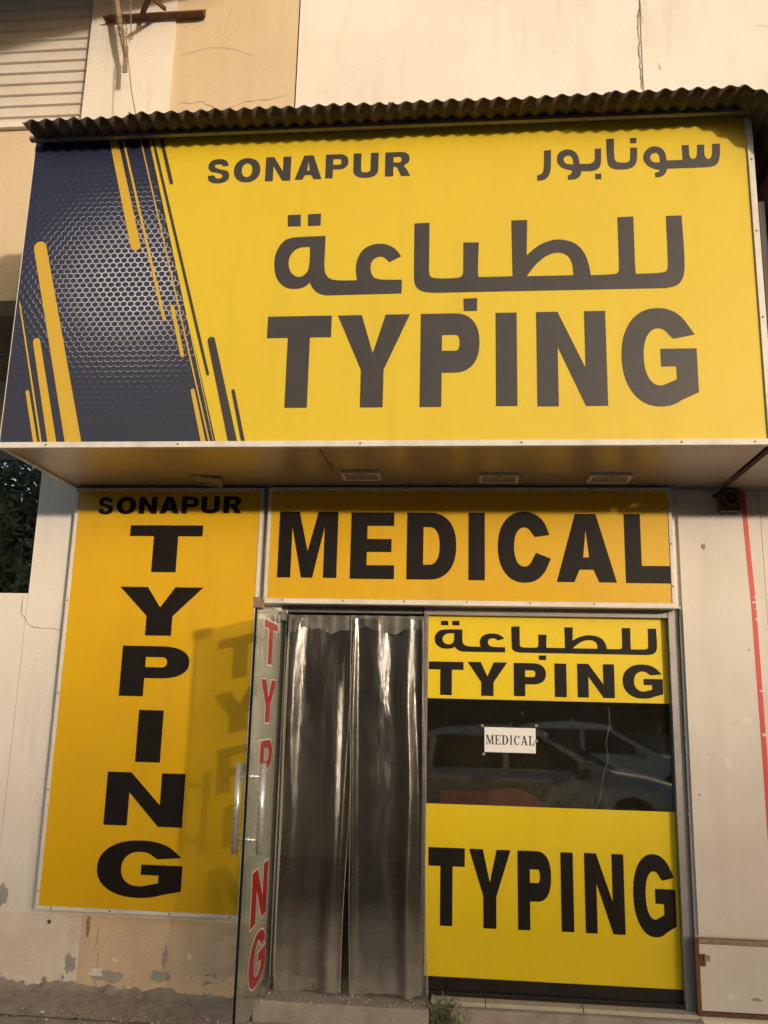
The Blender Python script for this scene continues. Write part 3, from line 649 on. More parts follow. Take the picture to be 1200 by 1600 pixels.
# ------------------------------------------------------------------ plastic strip curtains in the doorway
def curtain(name, label, top_px, bot_px, ybase, seed, folds, zb, right=False):
    t = thing(name, label, 'curtain', (0, ybase, 0)); nx, nz = 120, 90; vs = []; fs = []
    zt = 2.075; xt0, xt1 = top_px; xb0, xb1 = bot_px
    for j in range(nz+1):
        k = j/nz; z = zt+(zb-zt)*k
        for i in range(nx+1):
            u = i/nx; xt = xt0+(xt1-xt0)*u; xb = xb0+(xb1-xb0)*u; x = xt+(xb-xt)*k
            y = ybase
            for (c, wd, am, dr) in folds:
                cc = c + dr*k + .012*math.sin(k*9+c*20); g = math.exp(-((u-cc)/wd)**2); y -= am*g*(.55+.45*math.sin(k*3.1+c*7)+.35*k)
            y += .020*noise.noise(Vector((u*2.6, k*2.2, seed))) + .0035*noise.noise(Vector((u*5, k*3.5, seed+3)))
            y -= .003*math.exp(-k*22)*math.sin(u*30+seed)
            zz = z - .015*math.sin(u*3.3+seed)*k + (.012*math.sin(u*31) if j == nz else 0)*.3
            vs.append((x + .004*math.sin(k*11+seed), y, zz))
    for j in range(nz):
        for i in range(nx):
            q = j*(nx+1)+i; fs.append((q, q+nx+1, q+nx+2, q+1))
    o = MB().add(vs, fs).build('plastic_sheet', 'pvc', t, smooth=True, fix=False)
    # gathered top hem
    vs = []; fs = []
    for i in range(nx+1):
        u = i/nx; x = xt0+(xt1-xt0)*u; y = ybase-.012-.003*math.sin(u*30+seed)
        zz = zt-.07-.016*math.sin(u*9+seed)-.008*math.sin(u*23)
        vs += [(x, y, zt+.02), (x, y-.004, zz)]
    for i in range(nx): fs.append((2*i, 2*i+1, 2*i+3, 2*i+2))
    MB().add(vs, fs).build('top_hem', 'pvc_hem', t, smooth=True, fix=False)
    for e in ((0,), (nx,)):
        pts = [vs2 for vs2 in [o.data.vertices[j*(nx+1)+e[0]].co.copy() for j in range(0, nz+1, 3)]]
        MB().tube(pts, .0018, 6).build('sheet_edge', 'pvc_edge', t, smooth=True)
    return t
MT['pvc_hem'] = glassy('dusty plastic hem', (.32,.33,.31), .04, .6, .25, (.26,.25,.22), (0, 1), dirt_amt=(.35, .35))
MT['pvc_edge'] = surf('plastic edge', (.42,.39,.34), rough=.25, bump=0)
curtain('plastic_curtain', 'left clear plastic door curtain with sharp vertical folds beside the open glass door', (-1.085, -.665), (-1.075, -.70), .020, 2,
        [(.10,.10,.024,.02),(.40,.16,.014,-.02),(.74,.13,.050,.10),(.94,.05,.022,.0)], .0)
curtain('plastic_curtain', 'right clear plastic door curtain bulging beside the yellow window stickers', (-.70, -.265), (-.645, -.212), .000, 9,
        [(.04,.05,.030,-.02),(.36,.17,.028,.06),(.79,.10,.055,-.04),(.98,.04,.03,0)], .006, True)
rail = MB().tube([(OX0+.03, .03, 2.088), (-.263, .03, 2.088)], .008, 8).build('curtain_rail', 'gutter', None, smooth=True)
tag(rail, 'thin dark rail holding the plastic curtains at the door head', 'rail')

# ------------------------------------------------------------------ big projecting signboard
SY = -.96; SX0, SX1, SZ0, SZ1 = -2.511, 1.492, 2.890, 4.724
big = thing('big_signboard', 'huge projecting yellow and navy signboard with TYPING in English and Arabic over the shop', 'sign', (0, -.5, SZ0))
setbox('sign_face', 'yellow_big', big, SX0+.004, SX1-.02, SY, SY+.02, SZ0+.012, SZ1-.002)
setbox('side_sheet', 'alu', big, SX0, SX0+.0035, SY-.002, -.001, SZ0+.0, SZ1)
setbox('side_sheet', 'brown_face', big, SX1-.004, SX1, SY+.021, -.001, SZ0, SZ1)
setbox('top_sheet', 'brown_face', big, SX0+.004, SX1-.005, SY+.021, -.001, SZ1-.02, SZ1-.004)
sf = MB().box(SX0+.004, SX1-.005, SY+.021, -.001, SZ0-.002, SZ0+.010).build('soffit', 'soffit', big)
setbox('trim', 'alu', big, SX0-.003, SX1+.012, SY-.014, SY+.0205, SZ0-.020, SZ0+.0115, bevel=.002)
setbox('trim', 'alu', big, SX1-.0195, SX1+.012, SY-.012, SY+.0205, SZ0+.012, SZ1, bevel=.002)
setbox('trim', 'gutter', big, SX0-.0, SX1+.0, -1.035, -1.005, 4.688, 4.711, bevel=.002)
setbox('trim', 'gutter', big, SX0-.005, SX1+.010, SY-.03, SY-.0005, SZ1-.004, SZ1+.02, bevel=.002)
MB().hexa([(SX0-.004,SY+.022,SZ0-.016),(SX0+.022,SY+.022,SZ0-.016),(SX0+.022,-.002,SZ0-.016),(SX0-.004,-.002,SZ0-.016),(SX0-.004,SY+.022,SZ0-.0025),(SX0+.022,SY+.022,SZ0-.0025),(SX0+.022,-.002,SZ0-.0025),(SX0-.004,-.002,SZ0-.0025)]).build('trim', 'alu', big)
for px in (72, 278, 563, 815, 1065, 1180):
    p = on_y(px, 690, SY-.014); screw(big, p.x, SY-.014, SZ0-.004)
for py in (248, 360, 495, 620):
    p = on_y(1185, py, SY-.012); screw(big, SX1-.004, SY-.012, p.z)
# soffit seam with rust
def on_soffit(u, v): return on_z(u, v, SZ0-.003)
q = [on_soffit(497, 697), on_soffit(508, 716), on_soffit(522, 735)]
MB().tube(q, .003, 6).build('soffit_seam', 'rust', big)
# navy print
def bd(v):      # dark/yellow boundary, in crop units: x at row v
    return 697+(v-115)*(1010-697)/(1525-115)
S3 = lambda u, v: on_y(u/3, 180+v/3, SY)
zt_, zb_ = SZ1-.003, SZ0+.0125
def x_on_line(p, q, z): return p.x+(q.x-p.x)*(z-p.z)/(q.z-p.z)
pA, pB = S3(697,115), S3(1010,1525)
MB().flat([[(SX0+.0045,zb_),(x_on_line(pA,pB,zb_),zb_),(x_on_line(pA,pB,zt_),zt_),(SX0+.0045,zt_)]], lambda a, b, d: (a, SY-.0002-d, b), .0008).build('navy_print', 'navy', big)
def stripe(c0, c1, w0, w1, round0, round1, mat):
    """slanted bar from c0 (top) to c1 (bottom); centre points and widths in crop units"""
    a, b = S3(*c0), S3(*c1); s_ = 1/3/295
    w0, w1 = w0*s_, w1*s_; A = Vector((a.x, a.z)); Bv = Vector((b.x, b.z)); d = (Bv-A).normalized()
    if not round0: A = A + d*((zt_-A.y)/d.y); 
    if not round1: Bv = Bv + d*((zb_-Bv.y)/d.y)
    # horizontal-cut bar when it runs off the sign, round cap otherwise
    k = 1/abs(d.y); pts = []
    n_ = Vector((-d.y, d.x))
    if round0:
        for i in range(13):
            t = math.pi*i/12; pts.append(tuple(A + n_*math.cos(t)*w0/2 - d*math.sin(t)*w0/2 + d*w0/2))
    else: pts += [(A.x+w0*k/2, A.y), (A.x-w0*k/2, A.y)] if n_.x > 0 else [(A.x-w0*k/2, A.y), (A.x+w0*k/2, A.y)]
    if round1:
        for i in range(13):
            t = math.pi*i/12; pts.append(tuple(Bv - n_*math.cos(t)*w1/2 + d*math.sin(t)*w1/2 - d*w1/2))
    else: pts += [(Bv.x-w1*k/2, Bv.y), (Bv.x+w1*k/2, Bv.y)] if n_.x > 0 else [(Bv.x+w1*k/2, Bv.y), (Bv.x-w1*k/2, Bv.y)]
    MB().flat([pts], lambda a, b, d: (a, SY-.0022-d, b), .0008).build('printed_stripe', mat, big)
for s in [((533,115),(641,635),42,50,0,1,'orange'),((578,115),(772,965),10,15,0,1,'orange'),((660,115),(980,1525),6,7,0,0,'orange'),
          ((706,115),(1000,1525),13,2,0,0,'yellow_big'),((806,890),(857,1135),18,18,1,1,'orange'),((902,1283),(952,1525),19,22,1,0,'orange'),
          ((185,595),(342,1525),64,78,1,0,'orange'),((170,1046),(243,1525),36,42,1,0,'orange'),((93,880),(191,1525),7,9,1,0,'orange'),((128,1290),(165,1525),17,20,1,0,'orange'),
          ((718,115),(976,1220),14,14,0,1,'letter_dark'),((757,112),(806,325),17,18,0,1,'letter_dark'),((988,1040),(1090,1525),36,42,1,0,'letter_dark'),((1092,1285),(1139,1525),16,18,1,0,'letter_dark')]:
    stripe(*s)
# honeycomb of rings that open into crescents away from the centre
hc = S3(640, 770); pit = .0405; row = .0292; vs = []; fs = []
HX = [(math.cos(R(30+60*k)), math.sin(R(30+60*k))) for k in range(6)]
def hexr(a):   # distance to the border of a pointy hexagon with apothem .5
    return .498/math.cos(((a+math.pi/6) % (math.pi/3))-math.pi/6)
for j in range(-30, 38):
    for i in range(-34, 24):
        cx = hc.x+(i+.5*(j & 1))*pit; cz = hc.z+j*row+(i*pit)*.000
        if cz < zb_+.1 or cz > zt_-.06 or cx < SX0+.02 or cx > x_on_line(pA, pB, cz)-.02: continue
        dx, dz = (cx-hc.x)/.92, (cz-hc.z)/.70
        rho = math.hypot(dx, dz)*(1 + .08*math.cos(2*math.atan2(dz, dx)))
        if rho > 1.12: continue
        to = math.atan2(dz, dx); n_ = 20
        k1 = max(0, (rho-.29)/.71); A_ = 1.9-2.9*min(1, k1*1.35); B_ = 1.35*min(1, k1*2.0); th = max(0, 1-max(0, rho-.55)/.62)
        ring = []
        for t in range(n_+1):
            a = 2*math.pi*t/n_+to+math.pi
            val = A_+B_*math.cos(a-to); val = max(0, min(1, val))*th
            r0 = .432; r1 = min(hexr(a), r0+.075*val) if rho > .27 else hexr(a)
            
            ring.append((a, r0, max(r0, r1), val))
        for t in range(n_):
            if ring[t][3] <= .02 and ring[t+1][3] <= .02: continue
            o_ = len(vs)
            for a, r in ((ring[t][0], ring[t][1]), (ring[t+1][0], ring[t+1][1]), (ring[t+1][0], ring[t+1][2]), (ring[t][0], ring[t][2])):
                vs.append((cx+math.cos(a)*r*pit, SY-.0014, cz+math.sin(a)*r*row/.866))
            fs.append((o_+3, o_+2, o_+1, o_) )
MB().add(vs, fs).build('honeycomb_print', 'honey', big, fix=False, kind='stuff')
# lettering
c4k = (300, 200, .375); c6 = (400, 460, .666667)
letters(big, [('S',(64,200),(158,170),(112,130),(110,231),.30,.22),('O',(175,175),(285,175),(230,126),(230,227),.30,.22),('N',(307,170),(412,170),(360,121),(360,221),.31,.3),
    ('A',(427,215),(540,212),(480,115),(482,215),.30,.2),('P',(557,160),(652,140),(605,110),(575,210),.33,.2),('U',(673,150),(777,150),(725,105),(725,208),.31,.22),('R',(805,150),(910,198),(850,101),(830,202),.33,.2)], c4k, SY-.0002, 'letter_dark')
letters(big, [('T',(27,80),(177,76),(102,51),(92,266),.345,.24),('Y',(192,49),(361,48),(277,48),(270,265),.31,.2),('P',(385,150),(524,110),(440,45),(410,264),.365,.235),
    ('I',(562,150),(612,150),(587,43),(587,262),1,1),('N',(658,150),(822,150),(740,40),(740,262),.305,.2),('G',(857,150),(1034,150),(945,32),(945,263),.295,.21)], c6, SY-.0002, 'letter_dark')
arabic(big, AR1, SY, SY-.0002, 'letter_dark'); arabic(big, AR2, SY, SY-.0002, 'letter_dark')
# recessed square lamps, off
for i, (u, v, wl, lab) in enumerate(((322,750,.2,'tilted loose square lamp hanging from the sign soffit, leftmost above SONAPUR'),(565,743,.23,'square soffit lamp above the letter E of MEDICAL'),
        (779,747,.23,'square soffit lamp above the letter C of MEDICAL'),(952,747,.24,'square soffit lamp above the letters AL of MEDICAL, rightmost'))):
    p = on_z(u, v, SZ0-.01); L = thing('soffit_lamp', lab, 'lamp', (p.x, p.y, SZ0-.003), 'square lamps in the sign soffit')
    h = wl/2; d = .085
    for bx in ((p.x-h, p.x+h, p.y-d, p.y-d+.02), (p.x-h, p.x+h, p.y+d-.02, p.y+d), (p.x-h, p.x-h+.02, p.y-d+.021, p.y+d-.021), (p.x+h-.02, p.x+h, p.y-d+.021, p.y+d-.021)):
        setbox('lamp_rim', 'rust_light' if i == 0 else 'alu', L, *bx, SZ0-.020, SZ0-.003, bevel=.002)
    setbox('lamp_glass', 'lens', L, p.x-h+.021, p.x+h-.021, p.y-d+.021, p.y+d-.021, SZ0-.013, SZ0-.004)
    setbox('lamp_clip', 'gutter', L, p.x-.01, p.x+.01, p.y-d-.003, p.y-d+.016, SZ0-.024, SZ0-.0205)
    if i == 0: L.rotation_euler = (R(-4), R(6), R(14))

# corrugated roof sheets over the signboard
canopy = thing('corrugated_canopy', 'dark wavy corrugated steel strip roofing the top of the big signboard', 'roof', (-.4, -.7, SZ1+.03))
def sheet(x0, x1, yf, zf, zbk, ph, curl=0., sag=0., drop=0.):
    n = int((x1-x0)/.0055); vs = []; ny = 8
    for j in range(ny+1):
        k = j/ny; y = yf+(-.05-yf)*k
        for i in range(n+1):
            x = x0+(x1-x0)*i/n
            z = zf+(zbk-zf)*k + (.0088+.0022*noise.noise(Vector((x*4.1, ph, 5))))*math.sin((x+ph+.010*noise.noise(Vector((x*2.3, 0, 2))))*2*math.pi/.0815) + .004*noise.noise(Vector((x*9, y*7, 1))) + curl*max(0, (x-x0)/(x1-x0)-.45)**2*(1-k) + .006*noise.noise(Vector((x*3, y*2, ph)))
            zd = drop*max(0, (x-1.38)/.3)**1.5
            vs.append((x, y+.004*noise.noise(Vector((x*9, 0, 0)))*(1-k), z-zd))
    nn = n+1; fs = [(j*nn+i, j*nn+i+1, (j+1)*nn+i+1, (j+1)*nn+i) for j in range(ny) for i in range(n)]
    o = MB().add(vs, fs).build('roof_sheet', 'roofsheet', canopy, smooth=True, fix=False)
    md = o.modifiers.new('thick', 'SOLIDIFY'); md.thickness = .0025
zbk = SZ1+.065
sheet(-2.475, -1.83, -1.185, 4.700, zbk, 0)
sheet(-1.86, -.40, -1.20, 4.704, zbk+.004, .01)
sheet(-.43, .76, -1.195, 4.706, zbk+.008, .03)
sheet(.70, 1.75, -1.215, 4.700, zbk+.012, .0, curl=.10, drop=.20)
for px in (74, 125, 150, 170, 278, 298, 428, 558, 620, 640, 725, 770, 919, 965):
    p = on_y(px, 212, SY-.03); MB().tube([(p.x, SY-.05, SZ1+.04), (p.x, SY-.05, SZ1+.028)], .004, 6).build('roof_bolt', 'steel', canopy)
setbox('roof_batten', 'gutter', canopy, SX0+.01, SX1, SY+.01, SY+.05, SZ1+.001, SZ1+.035)

# ------------------------------------------------------------------ neighbour's signboard at the right edge
ns = thing('neighbour_signboard', 'edge of the next shop signboard, brown in shade, right of the big yellow one', 'sign', (2.4, -.5, SZ0))
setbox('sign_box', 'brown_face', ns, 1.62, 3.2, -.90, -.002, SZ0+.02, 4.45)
setbox('trim', 'alu', ns, 1.57, 1.60, -.80, -.76, SZ0+.01, 4.30, bevel=.002)
setbox('soffit', 'soffit', ns, 1.515, 3.2, -.90, -.002, SZ0-.022, SZ0-.006)
setbox('trim', 'alu', ns, 1.515, 3.2, -.93, -.901, SZ0-.03, SZ0+.02, bevel=.002)
MB().tube([(1.505, -.95, SZ0-.012), (1.508, -.5, SZ0-.006), (1.503, -.02, SZ0-.012)], .007, 8).build('rusty_seam', 'rust', ns)

# ------------------------------------------------------------------ right wall: cladding board, red tape, fixtures
cb = thing('cladding_board', 'white wall cladding board right of the shop window, with scuffs and small nails', 'wall panel', (1.6, 0, .39))
zc_ = on_y(1140, 1464, -.02).z
X0c = OX1+.012
setbox('board', 'cladding', cb, X0c, 1.72, -.022, -.002, zc_, 2.868)
setbox('board', 'cladding', cb, 1.7225, 3.2, -.022, -.002, zc_, 2.868)
for (u, v) in ((1060,1018),(1070,1148),(1075,1272),(1093,1242),(1170,1015),(1052,780)):
    p = on_y(u, v, -.022)
    MB().tube([(p.x, -.022, p.z), (p.x, -.026, p.z)], .005, 8).build('nail', 'gutter', cb)
for i, (u, v, rx, rz) in enumerate(((1160,1128,.045,.028),(1135,1190,.028,.022),(1125,1180,.02,.012),(1138,1200,.012,.012),(1105,1183,.02,.008))):
    blob(u, v, rx, rz, y=-.0225, mat='bare_white', name='torn_paper', parent=cb, seed=i+20)
blob(1097, 855, .013, .018, y=-.0225, mat='rust_light', name='rust_stain', parent=cb, seed=31, rough_=.2)
# red tape, a little crooked
tp = []
for u, v in ((1160,768),(1170,870),(1178,950),(1186,1060),(1195,1180),(1203,1300),(1213,1430)):
    p = on_y(u, v, -.022); tp.append(p)
vs = []
for p in tp: vs += [(p.x-.0135, -.0235, p.z), (p.x+.0135, -.0235, p.z)]
rt = MB().add(vs, [(2*i, 2*i+1, 2*i+3, 2*i+2) for i in range(len(tp)-1)]).build('red_tape', 'red', None, fix=False)
tag(rt, 'faded red tape running down the white cladding board at the right', 'tape')
for i, (u, v) in enumerate(((1179,935),(1177,942),(1181,968),(1186,1015),(1189,1080),(1193,1148),(1199,1200),(1180,952))):
    blob(u, v, .012 if i != 1 else .014, .002+.003*(i % 3), y=-.0245, mat='bare_white', name='scratch', parent=rt, seed=i+40)
# lamp/siren box under the soffit
p = on_y(1141, 782, -.08); sb = thing('siren_box', 'small dark square box with a round horn, under the soffit beside the red tape', 'alarm', (p.x, -.05, p.z-.06))
setbox('housing', 'dark_box', sb, p.x-.062, p.x+.058, -.09, -.023, p.z-.065, p.z+.062, bevel=.006)
def ringm(parent, name, cx, y0, y1, cz, ro, ri, mat, n=28):
    vs = []; fs = []
    for i in range(n):
        a = 2*math.pi*i/n; c, s = math.cos(a), math.sin(a)
        vs += [(cx+ro*c, y1, cz+ro*s), (cx+ro*c, y0, cz+ro*s), (cx+ri*c, y0, cz+ri*s), (cx+ri*c, y1, cz+ri*s)]
    for i in range(n):
        j = (i+1) % n
        for k in range(4): fs.append((4*i+k, 4*i+(k+1) % 4, 4*j+(k+1) % 4, 4*j+k))
    return MB().add(vs, fs).build(name, mat, parent, smooth=False)
ringm(sb, 'horn_ring', p.x+.0, -.112, -.0902, p.z+.012, .047, .033, 'rust')
MB().tube([(p.x, -.0902, p.z+.012), (p.x, -.100, p.z+.012)], [.032, .018], 20).build('horn_cone', 'dark_box', sb, smooth=True)
setbox('bracket', 'rust', sb, p.x-.085, p.x-.064, -.04, -.023, p.z+.03, p.z+.05)
# white cabinet with rusty frame at the lower right
cab = thing('meter_cabinet', 'white painted cabinet door in a rusty steel frame at the bottom right', 'cabinet', (1.9, 0, -.1))
zt_c = zc_-.012; zb_c = on_y(1140, 1590, -.03).z
xl_c = on_y(1085, 1530, -.03).x+.003
setbox('door_panel', 'cladding', cab, xl_c+.03, 3.1, -.024, -.003, zb_c+.024, zt_c-.028)
setbox('frame_bar', 'rust', cab, xl_c+.004, xl_c+.0265, -.045, -.003, zb_c, zt_c, bevel=.002)
setbox('frame_bar', 'rust_light', cab, xl_c+.027, 3.1, -.034, -.003, zt_c-.024, zt_c, bevel=.002)
setbox('frame_bar', 'rust', cab, xl_c+.027, 3.1, -.040, -.003, zb_c, zb_c+.020, bevel=.002)
hzc = on_y(1100, 1497, -.03).z
setbox('hinge', 'rust', cab, xl_c+.027, xl_c+.06, -.036, -.0245, hzc-.04, hzc+.02, bevel=.003)
setbox('hasp', 'rust_light', cab, xl_c+.05, xl_c+.082, -.044, -.0365, hzc-.012, hzc+.016, bevel=.004)
blob(1140, 1555, .02, .02, y=-.0245, mat='bare_white', name='bare_patch', parent=cab, seed=61); blob(1180, 1560, .03, .008, y=-.0245, mat='bare', name='bare_patch', parent=cab, seed=62)
# broken plaster edge between frame and board
mb = MB(); vs = []
zz = -.05
while zz < 2.12:
    k = noise.noise(Vector((0, 3, zz*7)))*.006+noise.noise(Vector((0, 9, zz*31)))*.003
    vs += [(OX1-.003, -.003, zz), (OX1+.014+k, -.006, zz)]; zz += .02
n = len(vs)//2
mb.add(vs, [(2*i, 2*i+1, 2*i+3, 2*i+2) for i in range(n-1)]).build('reveal_edge', 'plaster_low', B, fix=False)

# ------------------------------------------------------------------ rusty bracket, rod and wires, top left
br = thing('wall_bracket', 'rusty steel angle bracket bolted high on the white pilaster, above the sign', 'bracket', (-2.3, -.05, 6.45))
pa, pb = on_y(162, 18, -.06), on_y(318, 12, -.06)
def bar(a, b, w, h, mat, parent, name):
    a = Vector(a); b = Vector(b); d = (b-a).normalized(); u = Vector((0,1,0)) if abs(d.y) < .9 else Vector((1,0,0)); s = d.cross(u).normalized(); u = s.cross(d)
    P = [a-s*w/2-u*h/2, b-s*w/2-u*h/2, b+s*w/2-u*h/2, a+s*w/2-u*h/2, a-s*w/2+u*h/2, b-s*w/2+u*h/2, b+s*w/2+u*h/2, a+s*w/2+u*h/2]
    return MB().hexa(P).build(name, mat, parent)
setbox('angle_web', 'rust', br, pa.x, pb.x, -.012, -.005, pb.z-.035, pb.z+.03)
setbox('angle_flange', 'rust', br, pa.x, pb.x, -.075, -.0125, pb.z-.041, pb.z-.0355)
q1, q2 = on_y(245, -30, -.35), on_y(222, 22, -.05); bar(q1, q2, .05, .03, 'rust', br, 'arm')
q1, q2 = on_y(225, -14, -.35), on_y(258, 14, -.05); bar(q1, q2, .025, .02, 'rust', br, 'arm')
rod = thing('rusty_rod', 'crooked rusty rod hanging in front of the pilaster, below the bracket', 'rod', (-2.5, -.2, 6))
RY = -.14
MB().tube([on_y(178,-30,RY), on_y(183,10,RY), on_y(190,55,RY), on_y(196,85,RY)], [.022,.022,.019,.014], 8).build('rod', 'rust_light', rod, smooth=True)
bar(on_y(197,72,RY-.01), on_y(195,113,RY-.01), .032, .012, 'rust_light', rod, 'flat_end')
coil = []
for i in range(60):
    a = i*.55; p = on_y(187+i*.14, 28+i*.55, RY); coil.append(p+Vector((math.cos(a)*.034, math.sin(a)*.03, .012*math.sin(a*1.7))))
MB().tube(coil, .0022, 5).build('wire_winding', 'wire', rod)
w1 = MB().tube([on_y(205,-20,-.3), on_y(204,20,-.3), on_y(205,50,-.3), on_y(201,56,-.3), on_y(203,62,-.3), on_y(207,60,-.3), on_y(206,52,-.3)], .004, 6).build('hanging_wire', 'wire', None)
tag(w1, 'short grey wire ending in a small loop beside the rusty rod', 'wire')
w2 = MB().tube([on_y(197,55,-.25), on_y(200,90,-.3), on_y(205,140,-.4), on_y(213,184,-.75)], .0035, 6).build('hanging_wire', 'wire', None)
tag(w2, 'long thin wire running from the rusty rod down to the corrugated roof', 'wire')

# ------------------------------------------------------------------ weeds by the sill
random.seed(5)
def weed(name, label, px, py, y, n, hmax):
    b = on_z(px, py, -.10); b = Vector((b.x, y, -.105)); t = thing(name, label, 'plant', b)
    mb = MB(); st = MB()
    for i in range(n):
        a = random.uniform(0, 6.28); ln = random.uniform(.10, hmax); lean = random.uniform(.1, .7)
        p0 = b+Vector((random.gauss(0,.02), random.gauss(0,.015), 0)); p1 = p0+Vector((math.cos(a)*ln*lean*.5, math.sin(a)*ln*lean*.4, ln*.6)); p2 = p1+Vector((math.cos(a)*ln*lean*.5, math.sin(a)*ln*.3*lean, ln*.4*random.uniform(.3, 1)))
        st.tube([p0, p1, p2], [.0025, .002, .001], 5)
        for k in range(9):
            q = p0.lerp(p1, k/8) if k < 5 else p1.lerp(p2, (k-4)/4)
            aa = random.uniform(0, 6.28); L_ = random.uniform(.025, .06); d = Vector((math.cos(aa)*.8, math.sin(aa)*.8, random.uniform(.2, 1.2))).normalized(); s = d.orthogonal().normalized()*.0042
            mb.add([q, q+d*L_*.45+s, q+d*L_, q+d*L_*.45-s], [(0,1,2,3)])
    st.build('stem', 'weed', t, fix=False); mb.build('leaf', 'weed', t, fix=False)
weed('weed', 'small green weed growing at the step corner between curtain and sill', 690, 1590, -.13, 22, .16)
weed('weed', 'sparse single weed stem taller than the tuft at the window corner', 712, 1560, -.10, 3, .26)
weed('weed', 'few pointed leaves of weed at the bottom edge, right of the green tuft', 720, 1620, -.24, 6, .12)
# pale pebbles / litter
for u, v, s, lab in ((66,1581,.012,'white pebble on the mortar at the lower left'),):
    p = on_z(u, v, -.085); bm = bmesh.new(); bmesh.ops.create_icosphere(bm, subdivisions=2, radius=s)
    for vv in bm.verts: vv.co = Vector((vv.co.x*1.5, vv.co.y, vv.co.z*.6))*(1+.2*noise.noise(vv.co*90))+p
    me = bpy.data.meshes.new('pebble'); bm.to_mesh(me); me.materials.append(MT['tile']); o = bpy.data.objects.new('pebble', me); COL.objects.link(o); tag(o, lab, 'stone')

# ------------------------------------------------------------------ inside the shop
desk = thing('office_desk', 'dark office desk dimly seen through the shop window', 'desk', (.7, 1.0, 0))
setbox('desk_top', 'wood', desk, -.05, 1.7, .75, 1.3, .72, .75, bevel=.004)
setbox('front_panel', 'wood', desk, 0, 1.65, .80, .82, .1, .719)
for x in (0, 1.63): setbox('leg', 'wood', desk, x, x+.03, .83, 1.27, 0, .719)
def rounded_back(x0, x1, y0, y1, z0, z1, name, mat, parent, bev):
    return setbox(name, mat, parent, x0, x1, y0, y1, z0, z1, bevel=bev, bseg=5)
ch = thing('visitor_chair', 'red backed visitor chair just inside the window, below the paper notice', 'chair', (.25, .45, 0))
arch = [(-.0, .52), (.50, .52), (.50, .90)] + [(.25+.25*math.cos(R(t)), .90+.195*math.sin(R(t))) for t in range(8, 176, 8)] + [(0, .90)]
MB().flat([arch], lambda p, q, d: (p, .36-d, q), .06).build('backrest', 'maroon', ch, bevel=.015)
rounded_back(.02, .48, .37, .80, .42, .49, 'seat', 'maroon', ch, .025)
for x in (.04, .46):
    for y in (.38, .76): MB().tube([(x, y, 0), (x, y, .42)], .012, 8).build('leg', 'gutter', ch)
bx = thing('red_box', 'dark red box on the floor stand behind the left part of the window', 'box', (-.1, .6, 0))
setbox('carton', 'carton_red', bx, -.16, .13, .18, .28, .80, 1.085); setbox('stand', 'wood', bx, -.15, .12, .19, .27, 0, .799)
# seated person leaning over the desk
def skin_body(name, verts, edges, radii, mat, parent, root=0, sub=2):
    me = bpy.data.meshes.new(name); me.from_pydata(verts, edges, []); o = bpy.data.objects.new(name, me); COL.objects.link(o)
    o.parent = parent; o.matrix_parent_inverse = WM(parent).inverted(); me.materials.append(MT[mat])
    md = o.modifiers.new('skin', 'SKIN'); sv = me.skin_vertices[0].data
    for i, r in enumerate(radii): sv[i].radius = (r, r) if not isinstance(r, tuple) else r; sv[i].use_root = (i == root)
    md.use_smooth_shade = True; s = o.modifiers.new('sub', 'SUBSURF'); s.levels = sub; s.render_levels = sub
    return o
px_, py_ = .80, 1.55
per = thing('person', 'person with black hair and beige shirt sitting behind the window, head bent down', 'person', (px_, py_+.1, 0))
V = [(0,0,.50),(0,-.02,.66),(0,-.07,.84),(0,-.13,.98),(0,-.17,1.06),(0,-.20,1.11),
     (-.10,-.13,.99),(-.19,-.15,.96),(-.25,-.22,.82),(-.20,-.42,.775),
     (.10,-.13,.99),(.19,-.15,.96),(.25,-.22,.82),(.20,-.42,.775),
     (-.10,-.02,.48),(-.12,-.40,.50),(-.12,-.44,.25),(-.12,-.42,.06),(-.12,-.52,.04),
     (.10,-.02,.48),(.12,-.40,.50),(.12,-.44,.25),(.12,-.42,.06),(.12,-.52,.04)]
V = [(a+px_, b+py_, c) for a, b, c in V]
Eg = [(0,1),(1,2),(2,3),(3,4),(4,5),(3,6),(6,7),(7,8),(8,9),(3,10),(10,11),(11,12),(12,13),(0,14),(14,15),(15,16),(16,17),(17,18),(0,19),(19,20),(20,21),(21,22),(22,23)]
rad = [.14,(.15,.11),(.15,.11),(.14,.10),.06,.055,.08,.06,.05,.04,.08,.06,.05,.04,.09,.07,.055,.045,.035,.09,.07,.055,.045,.035]
body = skin_body('body', V, Eg, rad, 'shirt', per)
# head bent towards the desk
bm = bmesh.new(); bmesh.ops.create_uvsphere(bm, u_segments=24, v_segments=18, radius=1)
hc_ = Vector((px_, py_-.27, 1.19)); rx = Matrix.Rotation(R(38), 3, 'X')
def head_co(c):
    x, y, z = c; x *= .078; yy = y*.098; zz = z*.118
    if z < -.2: x *= 1-.25*(-z-.2); yy += -.012*(-z)
    if y < -.6: nose = math.exp(-((x/.012)**2)-((z+.08)/.22)**2); yy -= .020*nose
    for sx in (-1, 1): yy += .008*math.exp(-(((x-sx*.03)/.014)**2)-((z-.12)/.12)**2)*(1 if y < 0 else 0)
    return hc_ + rx @ Vector((x, yy, zz))
for v_ in bm.verts: v_.co = head_co(v_.co.copy())
me = bpy.data.meshes.new('head'); bm.to_mesh(me); bm.free(); me.materials.append(MT['skin']); me.shade_smooth()
o = bpy.data.objects.new('head', me); COL.objects.link(o); o.parent = per; o.matrix_parent_inverse = WM(per).inverted()
bm = bmesh.new(); bmesh.ops.create_uvsphere(bm, u_segments=24, v_segments=18, radius=1)
bmesh.ops.delete(bm, geom=[f for f in bm.faces if (f.calc_center_median().z < .25 and f.calc_center_median().y < -.1) or f.calc_center_median().z < -.45], context='FACES')
